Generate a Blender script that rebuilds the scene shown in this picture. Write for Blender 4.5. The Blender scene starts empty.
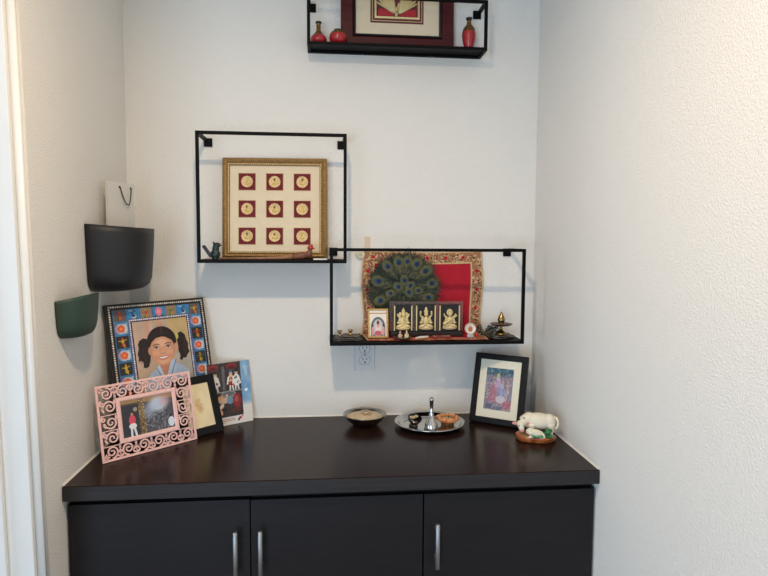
import bpy, bmesh, math, random
import numpy as np
from mathutils import Vector, Matrix, Euler

random.seed(7)
rng = np.random.default_rng(7)
PI = math.pi
SC = bpy.context.scene
COL = SC.collection

# ------------------------------------------------------------------ camera
cam_d = bpy.data.cameras.new('camera')
cam = bpy.data.objects.new('camera', cam_d); COL.objects.link(cam)
cam_d.sensor_fit = 'HORIZONTAL'; cam_d.sensor_width = 36.0
cam_d.lens = 605.67 / 768 * 36.0
cam_d.clip_start = 0.02
yaw, pitch, roll = 0.09578, 0.07589, 0.00564
fwd = Vector((math.sin(yaw)*math.cos(pitch), math.cos(yaw)*math.cos(pitch), -math.sin(pitch)))
rt0 = Vector((math.cos(yaw), -math.sin(yaw), 0)); up0 = rt0.cross(fwd)
rt = rt0*math.cos(roll) + up0*math.sin(roll); up = up0*math.cos(roll) - rt0*math.sin(roll)
cam.matrix_world = Matrix(((rt.x, up.x, -fwd.x, 0.63624), (rt.y, up.y, -fwd.y, -2.03658),
                           (rt.z, up.z, -fwd.z, 1.49362), (0, 0, 0, 1)))
SC.camera = cam

# ------------------------------------------------------------------ light and exposure
world = bpy.data.worlds.new('world'); SC.world = world
world.use_nodes = True
bgn = world.node_tree.nodes['Background']
bgn.inputs[0].default_value = (0.78, 0.89, 1.0, 1); bgn.inputs[1].default_value = 0.40

def area(name, loc, target, sx, sy, power, color, shape='RECTANGLE'):
    d = bpy.data.lights.new(name, 'AREA'); d.shape = shape; d.size = sx; d.size_y = sy
    d.energy = power; d.color = color
    o = bpy.data.objects.new(name, d); COL.objects.link(o); o.location = loc
    o.rotation_euler = (Vector(target) - Vector(loc)).to_track_quat('-Z', 'Y').to_euler()
    return o
# recessed ceiling lamp above the front of the counter; daylight from the windows of the next room
dl = area('ceiling_downlight', (0.54, -1.32, 2.45), (0.54, -1.32, 0), 0.085, 0.085, 17.6, (1.0, 0.76, 0.51), 'DISK')
dl.data.spread = math.radians(170)
area('window_daylight', (-2.4, -1.70, 0.75), (1.35, -0.65, 0.55), 1.3, 1.2, 38.0, (0.60, 0.80, 1.0))
area('room_daylight', (-0.6, -4.3, 1.0), (0.6, 0, 1.0), 1.6, 1.6, 61.0, (0.62, 0.80, 1.0))

SC.view_settings.view_transform = 'Standard'
SC.view_settings.look = 'None'
SC.view_settings.gamma = 1.0
SC.view_settings.use_curve_mapping = False
SC.view_settings.exposure = -0.04
SC.cycles.use_denoising = True
SC.cycles.sample_clamp_indirect = 0.0
SC.cycles.blur_glossy = 0.0

# ------------------------------------------------------------------ colour and materials
def lin(c):
    return tuple(((v/255.0)/12.92 if v/255.0 <= 0.04045 else ((v/255.0+0.055)/1.055)**2.4) for v in c)
MATS = {}
def mat(name, rgb, rough=0.5, metal=0.0, var=0.0, vscale=30, bump=0.0, bscale=200, spec=0.5, coat=0.0,
        stretch=None, rgb2=None):
    """procedural principled: noise mixes rgb with a darker tone / rgb2; noise bump"""
    if name in MATS: return MATS[name]
    m = bpy.data.materials.new(name); m.use_nodes = True; nt = m.node_tree; N = nt.nodes; L = nt.links
    b = N['Principled BSDF']
    c = lin(rgb)
    b.inputs['Base Color'].default_value = (*c, 1)
    b.inputs['Roughness'].default_value = rough; b.inputs['Metallic'].default_value = metal
    b.inputs['Specular IOR Level'].default_value = spec
    b.inputs['Coat Weight'].default_value = coat; b.inputs['Coat Roughness'].default_value = 0.08
    tc = N.new('ShaderNodeTexCoord'); mp = N.new('ShaderNodeMapping'); L.new(tc.outputs['Object'], mp.inputs[0])
    if stretch: mp.inputs['Scale'].default_value = stretch
    if var > 0 or rgb2:
        n = N.new('ShaderNodeTexNoise'); n.inputs['Scale'].default_value = vscale; n.inputs['Detail'].default_value = 5
        L.new(mp.outputs[0], n.inputs['Vector'])
        r = N.new('ShaderNodeValToRGB'); L.new(n.outputs['Fac'], r.inputs[0])
        c2 = lin(rgb2) if rgb2 else tuple(v*(1-var) for v in c)
        r.color_ramp.elements[0].position = 0.35; r.color_ramp.elements[0].color = (*c2, 1)
        r.color_ramp.elements[1].position = 0.65; r.color_ramp.elements[1].color = (*c, 1)
        L.new(r.outputs[0], b.inputs['Base Color'])
    if bump > 0:
        n2 = N.new('ShaderNodeTexNoise'); n2.inputs['Scale'].default_value = bscale; n2.inputs['Detail'].default_value = 3
        L.new(mp.outputs[0], n2.inputs['Vector'])
        bp = N.new('ShaderNodeBump'); bp.inputs['Strength'].default_value = bump; bp.inputs['Distance'].default_value = 0.002
        L.new(n2.outputs['Fac'], bp.inputs['Height']); L.new(bp.outputs[0], b.inputs['Normal'])
    MATS[name] = m
    return m

def wall_mat():
    m = bpy.data.materials.new('orange_peel_paint'); m.use_nodes = True; N = m.node_tree.nodes; L = m.node_tree.links
    b = N['Principled BSDF']; b.inputs['Base Color'].default_value = (*lin((231, 228, 222)), 1)
    b.inputs['Roughness'].default_value = 0.62; b.inputs['Specular IOR Level'].default_value = 0.3
    g = N.new('ShaderNodeNewGeometry')
    n = N.new('ShaderNodeTexNoise'); n.inputs['Scale'].default_value = 210; n.inputs['Detail'].default_value = 2.5
    n.inputs['Roughness'].default_value = 0.55
    n2 = N.new('ShaderNodeTexNoise'); n2.inputs['Scale'].default_value = 60; n2.inputs['Detail'].default_value = 2
    L.new(g.outputs['Position'], n.inputs['Vector']); L.new(g.outputs['Position'], n2.inputs['Vector'])
    r = N.new('ShaderNodeValToRGB'); r.color_ramp.elements[0].position = 0.36; r.color_ramp.elements[1].position = 0.66
    L.new(n.outputs['Fac'], r.inputs[0])
    mx = N.new('ShaderNodeMath'); mx.operation = 'MULTIPLY_ADD'; mx.inputs[1].default_value = 0.5
    L.new(n2.outputs['Fac'], mx.inputs[0]); L.new(r.outputs[0], mx.inputs[2])
    bp = N.new('ShaderNodeBump'); bp.inputs['Strength'].default_value = 0.55; bp.inputs['Distance'].default_value = 0.0014
    L.new(mx.outputs[0], bp.inputs['Height']); L.new(bp.outputs[0], b.inputs['Normal'])
    return m

def wood_mat(name, dark, light, rough, axis='X', coat=0.0, spec=0.5):
    m = bpy.data.materials.new(name); m.use_nodes = True; N = m.node_tree.nodes; L = m.node_tree.links
    b = N['Principled BSDF']; b.inputs['Roughness'].default_value = rough
    b.inputs['Coat Weight'].default_value = coat; b.inputs['Coat Roughness'].default_value = 0.12
    b.inputs['Specular IOR Level'].default_value = spec
    g = N.new('ShaderNodeNewGeometry'); mp = N.new('ShaderNodeMapping'); L.new(g.outputs['Position'], mp.inputs[0])
    mp.inputs['Scale'].default_value = {'X': (1.2, 26, 26), 'Z': (26, 26, 1.2)}[axis]
    n = N.new('ShaderNodeTexNoise'); n.inputs['Scale'].default_value = 6; n.inputs['Detail'].default_value = 6
    n.inputs['Roughness'].default_value = 0.65
    L.new(mp.outputs[0], n.inputs['Vector'])
    r = N.new('ShaderNodeValToRGB'); r.color_ramp.elements[0].position = 0.3; r.color_ramp.elements[1].position = 0.75
    r.color_ramp.elements[0].color = (*lin(dark), 1); r.color_ramp.elements[1].color = (*lin(light), 1)
    L.new(n.outputs['Fac'], r.inputs[0]); L.new(r.outputs[0], b.inputs['Base Color'])
    bp = N.new('ShaderNodeBump'); bp.inputs['Strength'].default_value = 0.12; bp.inputs['Distance'].default_value = 0.001
    L.new(n.outputs['Fac'], bp.inputs['Height']); L.new(bp.outputs[0], b.inputs['Normal'])
    return m

def print_mat(name, rough=0.4, spec=0.4, metal=0.0, bump=0.0):
    """base colour from the mesh's printed colours"""
    if name in MATS: return MATS[name]
    m = bpy.data.materials.new(name); m.use_nodes = True; N = m.node_tree.nodes; L = m.node_tree.links
    b = N['Principled BSDF']; b.inputs['Roughness'].default_value = rough; b.inputs['Specular IOR Level'].default_value = spec
    b.inputs['Metallic'].default_value = metal
    a = N.new('ShaderNodeAttribute'); a.attribute_name = 'Col'; L.new(a.outputs['Color'], b.inputs['Base Color'])
    if bump:
        n2 = N.new('ShaderNodeTexNoise'); n2.inputs['Scale'].default_value = 700
        bp = N.new('ShaderNodeBump'); bp.inputs['Strength'].default_value = bump; bp.inputs['Distance'].default_value = 0.002
        tc = N.new('ShaderNodeTexCoord'); L.new(tc.outputs['Object'], n2.inputs['Vector'])
        L.new(n2.outputs['Fac'], bp.inputs['Height']); L.new(bp.outputs[0], b.inputs['Normal'])
    MATS[name] = m
    return m

def clear_mat(name, tint, opacity):
    m = bpy.data.materials.new(name); m.use_nodes = True; N = m.node_tree.nodes; L = m.node_tree.links
    b = N['Principled BSDF']; b.inputs['Base Color'].default_value = (*lin(tint), 1); b.inputs['Roughness'].default_value = 0.08
    b.inputs['Alpha'].default_value = opacity
    n = N.new('ShaderNodeTexNoise'); n.inputs['Scale'].default_value = 8
    mr = N.new('ShaderNodeMapRange'); mr.inputs['To Min'].default_value = 0.05; mr.inputs['To Max'].default_value = 0.12
    L.new(n.outputs['Fac'], mr.inputs['Value']); L.new(mr.outputs[0], b.inputs['Roughness'])
    return m

# ------------------------------------------------------------------ mesh builder
class MB:
    def __init__(s): s.v = []; s.f = []; s.m = []; s.s = []; s.M = Matrix.Identity(4); s.mi = 0; s.sm = False
    def add(s, verts, faces, smooth=None):
        o = len(s.v); s.v += [tuple(s.M @ Vector(p)) for p in verts]
        for f in faces:
            s.f.append(tuple(i+o for i in f)); s.m.append(s.mi); s.s.append(s.sm if smooth is None else smooth)
        return s
    def box(s, x0, x1, y0, y1, z0, z1):
        v = [(x, y, z) for z in (z0, z1) for y in (y0, y1) for x in (x0, x1)]
        return s.add(v, [(0, 2, 3, 1), (4, 5, 7, 6), (0, 1, 5, 4), (2, 6, 7, 3), (0, 4, 6, 2), (1, 3, 7, 5)], False)
    def lathe(s, prof, n=32, c=(0, 0, 0), flute=None):
        """prof: list of (r,z); r=0 ends close. flute(theta, r, z) -> r"""
        vs = []; rows = []
        for r, z in prof:
            if r < 1e-6: rows.append([len(vs)]); vs.append((c[0], c[1], c[2]+z)); continue
            row = []
            for k in range(n):
                t = 2*PI*k/n; rr = flute(t, r, z) if flute else r
                row.append(len(vs)); vs.append((c[0]+rr*math.cos(t), c[1]+rr*math.sin(t), c[2]+z))
            rows.append(row)
        fs = []
        for a, b in zip(rows, rows[1:]):
            for k in range(n):
                k2 = (k+1) % n
                if len(a) == 1 and len(b) == 1: continue
                if len(a) == 1: fs.append((a[0], b[k2], b[k]))
                elif len(b) == 1: fs.append((a[k], a[k2], b[0]))
                else: fs.append((a[k], a[k2], b[k2], b[k]))
        return s.add(vs, fs, True)
    def ell(s, c, r, n=16, m=10, rot=None):
        R = (rot if rot is not None else Matrix.Identity(3))
        prof = [(math.sin(PI*i/m), -math.cos(PI*i/m)) for i in range(m+1)]
        prof[0] = (0, -1); prof[-1] = (0, 1)
        keep = s.M.copy()
        T = Matrix.Translation(Vector(c)) @ R.to_4x4() @ Matrix.Diagonal((r[0], r[1], r[2], 1))
        s.M = keep @ T; s.lathe(prof, n); s.M = keep
        return s
    def tube(s, pts, rad, n=8, cap=True):
        pts = [Vector(p) for p in pts]; N = len(pts)
        if not hasattr(rad, '__len__'): rad = [rad]*N
        vs = []; prev = None
        for i, p in enumerate(pts):
            t = (pts[min(i+1, N-1)] - pts[max(i-1, 0)]).normalized()
            if prev is None:
                a = Vector((0, 0, 1)) if abs(t.z) < 0.9 else Vector((1, 0, 0)); u = t.cross(a).normalized()
            else:
                u = (prev - t*prev.dot(t)).normalized()
            prev = u; w = t.cross(u)
            for k in range(n):
                q = 2*PI*k/n; vs.append(p + (u*math.cos(q) + w*math.sin(q))*rad[i])
        fs = []
        for i in range(N-1):
            for k in range(n):
                k2 = (k+1) % n; fs.append((i*n+k, i*n+k2, (i+1)*n+k2, (i+1)*n+k))
        if cap: fs += [tuple(range(n))[::-1], tuple((N-1)*n+k for k in range(n))]
        return s.add(vs, fs, True)
    def prism(s, pts, y0, y1):
        """polygon in local xz extruded along y from y0 to y1"""
        n = len(pts); v = [(x, y0, z) for x, z in pts] + [(x, y1, z) for x, z in pts]
        return s.add(v, [tuple(range(n)), tuple(range(2*n-1, n-1, -1))] + [(i, i+n, (i+1) % n+n, (i+1) % n) for i in range(n)], False)
    def ring(s, w, h, prof, z0=0.0, smooth=False):
        """closed moulding round a rectangle [-w/2,w/2]x[z0,z0+h]; prof: closed list of (inset, y)"""
        n = len(prof); vs = []
        for cx, cz in ((-1, -1), (1, -1), (1, 1), (-1, 1)):
            for ins, y in prof:
                vs.append((cx*(w/2-ins), y, z0+h/2+cz*(h/2-ins)))
        fs = []
        for c in range(4):
            d = (c+1) % 4
            for i in range(n):
                j = (i+1) % n; fs.append((c*n+i, d*n+i, d*n+j, c*n+j))
        return s.add(vs, fs, smooth)
    def ribbon(s, pts, w, y0, y1):
        """flat strip following a polyline in xz, width w (or list), thickness y0..y1"""
        P = [Vector((p[0], p[1])) for p in pts]; N = len(P)
        if not hasattr(w, '__len__'): w = [w]*N
        vs = []
        for i, p in enumerate(P):
            t = P[min(i+1, N-1)] - P[max(i-1, 0)]; t = t.normalized() if t.length > 1e-9 else Vector((1, 0))
            nn = Vector((-t.y, t.x)); a = p + nn*w[i]/2; b = p - nn*w[i]/2
            vs += [(a.x, y0, a.y), (b.x, y0, b.y), (b.x, y1, b.y), (a.x, y1, a.y)]
        fs = [(0, 3, 2, 1), tuple(4*(N-1)+k for k in range(4))]
        for i in range(N-1):
            for k in range(4):
                k2 = (k+1) % 4; fs.append((4*i+k, 4*i+k2, 4*i+4+k2, 4*i+4+k))
        return s.add(vs, fs, False)
    def build(s, name, mats, parent=None, bevel=0.0, subsurf=0, remesh=0.0, smooth_it=0, loc=None, rot=None):
        me = bpy.data.meshes.new(name); me.from_pydata(s.v, [], s.f); me.validate(); 
        ml = mats if isinstance(mats, (list, tuple)) else [mats]
        for m in ml: me.materials.append(m)
        if len(me.polygons) == len(s.f):
            me.polygons.foreach_set('material_index', s.m); me.polygons.foreach_set('use_smooth', s.s)
        bm = bmesh.new(); bm.from_mesh(me); bmesh.ops.recalc_face_normals(bm, faces=bm.faces[:]); bm.to_mesh(me); bm.free()
        o = bpy.data.objects.new(name, me); COL.objects.link(o)
        if parent: o.parent = parent
        if loc is not None: o.location = loc
        if rot is not None: o.rotation_euler = rot
        if bevel:
            b = o.modifiers.new('bevel', 'BEVEL'); b.width = bevel; b.segments = 2; b.limit_method = 'ANGLE'
        if remesh:
            r = o.modifiers.new('remesh', 'REMESH'); r.mode = 'VOXEL'; r.voxel_size = remesh; r.use_smooth_shade = True
            if smooth_it:
                k = o.modifiers.new('smooth', 'SMOOTH'); k.factor = 0.5; k.iterations = smooth_it
        if subsurf:
            u = o.modifiers.new('subsurf', 'SUBSURF'); u.levels = subsurf; u.render_levels = subsurf
        return o

def thing(name, label, cat, loc=(0, 0, 0), rot=(0, 0, 0), group=None):
    o = bpy.data.objects.new(name, None); COL.objects.link(o); o.empty_display_size = 0.02
    o.location = loc; o.rotation_euler = rot; o['label'] = label; o['category'] = cat
    if group: o['group'] = group
    return o
def tag(o, label, cat, group=None, kind=None):
    o['label'] = label; o['category'] = cat
    if group: o['group'] = group
    if kind: o['kind'] = kind
    return o
def struct(o): o['kind'] = 'structure'; return o

# ------------------------------------------------------------------ printed pictures (colours laid on a fine grid mesh)
class Canvas:
    def __init__(s, w, h, cell, base):
        s.w, s.h, s.c = w, h, cell
        s.nx = int(round(w/cell))+1; s.ny = int(round(h/cell))+1
        s.X, s.Z = np.meshgrid(np.linspace(-w/2, w/2, s.nx), np.linspace(0, h, s.ny))
        s.C = np.zeros((s.ny, s.nx, 3)); s.C[:] = base
    def blend(s, mask, col, a=1.0):
        k = (np.clip(mask, 0, 1)*a)[..., None]; s.C = s.C*(1-k) + np.array(col, float)*k
    def ell(s, cx, cz, rx, rz, col, rot=0.0, a=1.0, soft=None):
        c, q = math.cos(rot), math.sin(rot); x = s.X-cx; z = s.Z-cz
        u = (x*c+z*q)/rx; v = (-x*q+z*c)/rz; d = (1-np.sqrt(u*u+v*v))*min(rx, rz)
        s.blend(d/(soft or s.c)+0.5, col, a)
    def rect(s, x0, z0, x1, z1, col, a=1.0):
        d = np.minimum(np.minimum(s.X-x0, x1-s.X), np.minimum(s.Z-z0, z1-s.Z)); s.blend(d/s.c+0.5, col, a)
    def poly(s, pts, col, a=1.0):
        ins = np.zeros(s.X.shape, bool); n = len(pts); dd = np.full(s.X.shape, 1e9)
        for i in range(n):
            x0, z0 = pts[i]; x1, z1 = pts[(i+1) % n]
            if z0 != z1:
                cond = ((z0 > s.Z) != (z1 > s.Z)) & (s.X < (x1-x0)*(s.Z-z0)/(z1-z0)+x0); ins ^= cond
            dd = np.minimum(dd, s.seg(x0, z0, x1, z1))
        s.blend(np.where(ins, dd, -dd)/s.c+0.5, col, a)
    def seg(s, x0, z0, x1, z1):
        dx, dz = x1-x0, z1-z0; L = dx*dx+dz*dz+1e-12; t = np.clip(((s.X-x0)*dx+(s.Z-z0)*dz)/L, 0, 1)
        return np.hypot(s.X-x0-t*dx, s.Z-z0-t*dz)
    def line(s, pts, w, col, a=1.0):
        d = np.full(s.X.shape, 1e9)
        for p, q in zip(pts, pts[1:]): d = np.minimum(d, s.seg(*p, *q))
        s.blend((w/2-d)/s.c+0.5, col, a)
    def noise(s, size, seed=0):
        r = np.random.default_rng(seed); gx = int(s.w/size)+3; gz = int(s.h/size)+3; g = r.random((gz, gx))
        fx = (s.X+s.w/2)/size; fz = s.Z/size; ix = fx.astype(int); iz = fz.astype(int); tx = fx-ix; tz = fz-iz
        tx = tx*tx*(3-2*tx); tz = tz*tz*(3-2*tz)
        return (g[iz, ix]*(1-tx)+g[iz, ix+1]*tx)*(1-tz)+(g[iz+1, ix]*(1-tx)+g[iz+1, ix+1]*tx)*tz
    def build(s, name, m, parent=None, f=None, back=False):
        """f(X,Z) -> x,y,z arrays; by default a flat panel in local xz"""
        x, y, z = f(s.X, s.Z) if f else (s.X, np.zeros_like(s.X), s.Z)
        co = np.stack([x, y, z], -1).reshape(-1, 3)
        i = np.arange(s.nx*s.ny).reshape(s.ny, s.nx)
        q = np.stack([i[:-1, :-1], i[:-1, 1:], i[1:, 1:], i[1:, :-1]], -1).reshape(-1, 4)
        me = bpy.data.meshes.new(name); nv, nf = len(co), len(q)
        me.vertices.add(nv); me.vertices.foreach_set('co', co.ravel())
        me.loops.add(nf*4); me.loops.foreach_set('vertex_index', q.ravel())
        me.polygons.add(nf); me.polygons.foreach_set('loop_start', np.arange(nf)*4)
        me.polygons.foreach_set('use_smooth', np.ones(nf, bool))
        me.update(calc_edges=True)
        c = np.clip(s.C, 0, 255)/255.0; c = np.where(c <= 0.04045, c/12.92, ((c+0.055)/1.055)**2.4)
        a = me.color_attributes.new('Col', 'FLOAT_COLOR', 'POINT')
        a.data.foreach_set('color', np.concatenate([c, np.ones((s.ny, s.nx, 1))], -1).ravel())
        me.materials.append(m)
        o = bpy.data.objects.new(name, me); COL.objects.link(o)
        if parent: o.parent = parent
        return o

# ------------------------------------------------------------------ common materials
M_wall = wall_mat()
M_trim = mat('white_gloss_trim', (220, 219, 215), 0.3, var=0.03, vscale=6)
M_floor = wood_mat('floor_planks', (88, 66, 48), (132, 104, 78), 0.4)
M_ceil = mat('ceiling_paint', (235, 233, 228), 0.8, var=0.03, vscale=20, bump=0.2, bscale=90)
M_top = wood_mat('espresso_top', (27, 16, 13), (46, 30, 25), 0.22, 'X', spec=0.13)
M_band = wood_mat('espresso_edge', (33, 31, 33), (46, 44, 45), 0.5, 'X', spec=0.3)
M_door = wood_mat('espresso_door', (17, 15, 17), (27, 24, 27), 0.5, 'X', spec=0.3)
M_black = mat('black_powder_coat', (6, 6, 7), 0.55, var=0.2, vscale=60, spec=0.12)
M_steel = mat('brushed_steel', (168, 168, 168), 0.5, 1.0, var=0.12, vscale=80, stretch=(30, 30, 1))
M_silver = mat('polished_steel', (206, 204, 200), 0.10, 1.0, var=0.12, vscale=60)
M_gold = mat('gold_leaf', (184, 146, 92), 0.40, 0.7, var=0.5, vscale=260, bump=0.5, bscale=500)
M_goldp = mat('gold_plate', (226, 204, 150), 0.45, 0.35, var=0.18, vscale=300, bump=0.4, bscale=700)
M_brass = mat('brass', (170, 144, 92), 0.28, 1.0, var=0.35, vscale=90)
M_blackwood = mat('black_frame_wood', (17, 17, 20), 0.42, var=0.25, vscale=40, spec=0.25)
M_cream = mat('cream_mat_board', (224, 207, 178), 0.8, var=0.04, vscale=50)
M_print = print_mat('photo_print', 0.32, 0.4)
M_paint = print_mat('painted_panel', 0.45, 0.4, bump=0.35)
M_fabric = print_mat('brocade_print', 0.75, 0.25, bump=0.5)
M_board = mat('grey_backing_board', (60, 54, 50), 0.85, var=0.2, vscale=60)

# ================================================================== THE SETTING
W = 1.352
struct(MB().box(-0.2, W+0.15, 0, 0.12, 0, 2.6).build('wall_back', M_wall))
struct(MB().box(W, W+0.12, -4.5, 0, 0, 2.6).build('wall_right', M_wall))
def lean_y(mb):     # the door side of the wall is slightly out of plumb
    mb.v = [(x, y-0.033*(z-1.142) if y < -0.5 else y, z) for x, y, z in mb.v]; return mb
struct(lean_y(MB().box(-0.115, 0, -0.69, 0, 0, 2.6)).build('wall_left', M_wall))
struct(MB().box(-3.5, W+0.12, -4.6, 0.12, -0.08, 0).build('floor', M_floor))
struct(MB().box(-3.5, W+0.12, -4.6, 0.12, 2.6, 2.7).build('ceiling', M_ceil))
# white door casing on the left wall (rounded bead), its jamb facing the room and the stop
b = MB(); b.sm = True
prof = [(0.0, -0.6575), (0.006, -0.6575), (0.010, -0.6600), (0.012, -0.664), (0.0095, -0.6685), (0.0095, -0.674), (0.013, -0.680),
        (0.0165, -0.688), (0.0165, -0.695), (0.0, -0.695)]
n = len(prof)
b.add([(x, y, z) for z in (0.0, 2.3) for x, y in prof], [(i, (i+1) % n, (i+1) % n+n, i+n) for i in range(n)] + [tuple(range(n)), tuple(range(n, 2*n))])
struct(lean_y(b).build('trim_1', M_trim))
struct(lean_y(MB().box(-0.125, 0.0, -0.706, -0.690, 0, 2.3)).build('trim_2', M_trim, bevel=0.002))
struct(lean_y(MB().box(-0.098, -0.052, -0.718, -0.706, 0, 2.3)).build('trim_3', M_trim, bevel=0.002))
# caulk bead where the counter meets the walls
M_caulk = mat('white_caulk', (225, 222, 214), 0.5, var=0.05, vscale=40)
b = MB()
for a0, a1, nrm in (((0.0, -0.545), (0.0, 0.0), (1, 0)), ((W, -0.545), (W, 0.0), (-1, 0))):
    x0, y0 = a0; x1, y1 = a1; t = 0.004
    b.add([(x0, y0, 0.9), (x0+nrm[0]*t, y0, 0.9), (x0, y0, 0.905), (x1, y1, 0.9), (x1+nrm[0]*t, y1, 0.9), (x1, y1, 0.905)],
          [(0, 1, 2), (3, 5, 4), (0, 3, 4, 1), (1, 4, 5, 2), (2, 5, 3, 0)])
b.add([(0, 0, 0.9), (0, -0.003, 0.9), (0, 0, 0.904), (W, 0, 0.9), (W, -0.003, 0.9), (W, 0, 0.904)], [(0, 1, 2), (3, 5, 4), (0, 3, 4, 1), (1, 4, 5, 2), (2, 5, 3, 0)])
struct(b.build('trim_4', M_caulk))

# ================================================================== COUNTER AND CABINETS
o = MB().box(0.0015, W-0.0015, -0.549, -0.0015, 0.862, 0.9).build('countertop', M_top, bevel=0.0018)
MB().box(0.002, W-0.002, -0.5502, -0.5491, 0.8635, 0.8985).build('edge_band', M_band, o)
tag(o, 'long dark espresso wood worktop filling the alcove wall to wall', 'countertop')

def bar_handle(parent, x):
    b = MB(); zt, zb = 0.7747, 0.656
    b.tube([(x, -0.560, zt), (x, -0.560, zt-0.0008), (x, -0.560, zb+0.0008), (x, -0.560, zb)], [0.0048, 0.0056, 0.0056, 0.0048], 14)
    for z in (0.7535, 0.6775): b.tube([(x, -0.560, z), (x, -0.5295, z)], 0.0035, 10)
    h = b.build('handle', M_steel, parent); return h
def cabinet(label, x0, x1, doors):
    t = thing('cabinet', label, 'cabinet', ((x0+x1)/2, -0.27, 0), group='cabinets under the worktop')
    cx = (x0+x1)/2
    b = MB(); b.M = Matrix.Translation((-cx, 0.27, 0))
    b.box(x0, x1, -0.510, -0.01, 0.09, 0.8615)
    b.box(x0+0.01, x1-0.01, -0.45, -0.03, 0.0, 0.09)
    b.build('body', M_door, t)
    for dx0, dx1, hx, top in doors:
        b = MB(); b.M = Matrix.Translation((-cx, 0.27, 0)); b.box(dx0, dx1, -0.530, -0.5105, 0.10, top)
        d = b.build('door', M_door, t, bevel=0.0012)
        h = bar_handle(d, hx); h.location = (-cx, 0.27, 0)
    return t
cabinet('wide two-door espresso cabinet under the left and middle of the worktop', 0.0035, 0.8868,
        [(0.0055, 0.4438, 0.4112, 0.8450), (0.4462, 0.8855, 0.4722, 0.8430)])
cabinet('single-door espresso cabinet under the right end of the worktop', 0.8880, 1.3475,
        [(0.8893, 1.3462, 0.9202, 0.8430)])

# ================================================================== WIRE WALL SHELVES
def wire_shelf(label, x0, x1, z0, z1, d, y_top=None):
    t = thing('wall_shelf', label, 'shelf', ((x0+x1)/2, 0, z0), group='black wire box shelves on the back wall')
    w = x1-x0; h = z1-z0; k = 0.0098
    b = MB(); b.M = Matrix.Translation((0, -d, 0)); b.ring(w, h, [(0, 0), (k, 0), (k, k), (0, k)])
    b.build('frame', M_black, t, bevel=0.001)
    b = MB(); b.box(-w/2, w/2, -d+k, -0.001, 0.0065, k)
    b.box(-w/2, -w/2+k, -d+k, -0.001, 0, 0.0065); b.box(w/2-k, w/2, -d+k, -0.001, 0, 0.0065)
    b.box(-w/2+k, w/2-k, -0.013, -0.001, 0, 0.0065)
    sb = b.build('shelf_board', M_black, t)
    for x in (-w*0.19, w*0.22):
        b = MB(); b.lathe([(0, -0.0012), (0.0022, -0.001), (0.0025, 0.0002), (0, 0.0002)], 10, (x, -0.007, 0)); b.build('screw', M_steel, sb)
    for sx in (-1, 1):
        b = MB(); xa = sx*(w/2-k/2); b.box(xa-k/2, xa+k/2, -d+k, -0.004, h-k, h); a = b.build('arm', M_black, t)
        b = MB(); xb = xa - sx*0.008; b.box(xb-0.0135, xb+0.0135, -0.005, -0.0005, h-0.0275, h-0.0005)
        p = b.build('wall_plate', M_black, a, bevel=0.001)
    return t
S1Z, S2Z, S3Z = 1.4361, 2.1135, 1.1800
wire_shelf('tall black wire shelf left of centre, holding the nine-medallion picture', 0.2445, 0.7008, S1Z-0.0098, 1.825, 0.140)
wire_shelf('topmost black wire shelf, cut by the top edge, with red vases on it', 0.579, 1.1495, S2Z-0.0098, 2.260, 0.095)
wire_shelf('lowest and widest black wire shelf, holding the red cloth and feather fan', 0.648, 1.268, S3Z-0.0098, 1.474, 0.166)

# ================================================================== FRAMES: helper
def leaning(name, label, cat, x, y, z, yaw, lean, thick):
    """Empty at the front bottom edge; local x right, y into the frame, z up"""
    return thing(name, label, cat, (x, y, z + thick*math.sin(lean) + 0.0003), (-lean, 0, yaw))
def easel(parent, w, h, t, m=None):
    b = MB(); b.box(-w*0.12, w*0.12, t, t+0.002, h*0.12, h*0.6); b.build('back_stand', m or M_board, parent)

# ---- nine-medallion gold frame on the left shelf
t = leaning('medallion_picture', 'ornate gold picture frame with nine round medallions on red squares', 'picture frame', 0.4712, -0.0585, S1Z, -0.0569, 0.0653, 0.02)
fw, fh = 0.3353, 0.3243
b = MB(); b.ring(fw, fh, [(0, 0.02), (0, 0.004), (0.003, 0.0), (0.009, -0.003), (0.014, 0.0), (0.016, 0.002), (0.019, 0.0005), (0.022, 0.003), (0.024, 0.006), (0.024, 0.02)], smooth=False)
b.build('frame', M_gold, t)
# beaded inner edge
b = MB(); ins = 0.0205
for s0, s1, fx in (((-1, -1), (1, -1), 0), ((1, -1), (1, 1), 1), ((1, 1), (-1, 1), 0), ((-1, 1), (-1, -1), 1)):
    ax, az = s0[0]*(fw/2-ins), fh/2+s0[1]*(fh/2-ins); bx, bz = s1[0]*(fw/2-ins), fh/2+s1[1]*(fh/2-ins)
    for q in range(44):
        f = q/44; b.ell((ax+(bx-ax)*f, -0.0004, az+(bz-az)*f), (0.0027, 0.0022, 0.0027), 6, 4)
b.build('beading', mat('pale_gold_beads', (240, 222, 172), 0.4, 0.3, var=0.25, vscale=300), t)
MB().box(-fw/2+0.023, fw/2-0.023, 0.008, 0.012, 0.023, fh-0.023).build('mat_board', M_cream, t)
M_red_sq = mat('maroon_velvet', (112, 18, 32), 0.8, var=0.2, vscale=200)
M_edge = mat('bevelled_mat_edge', (196, 160, 110), 0.6, var=0.1, vscale=100)
M_coin = mat('gold_coin', (238, 210, 150), 0.42, 0.45, var=0.3, vscale=380, bump=0.8, bscale=420)
M_coin2 = mat('coin_relief', (222, 186, 120), 0.4, 0.5, var=0.3, vscale=300)
M_coin3 = mat('coin_tarnish', (120, 88, 48), 0.5, 0.4, var=0.4, vscale=300)
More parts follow.
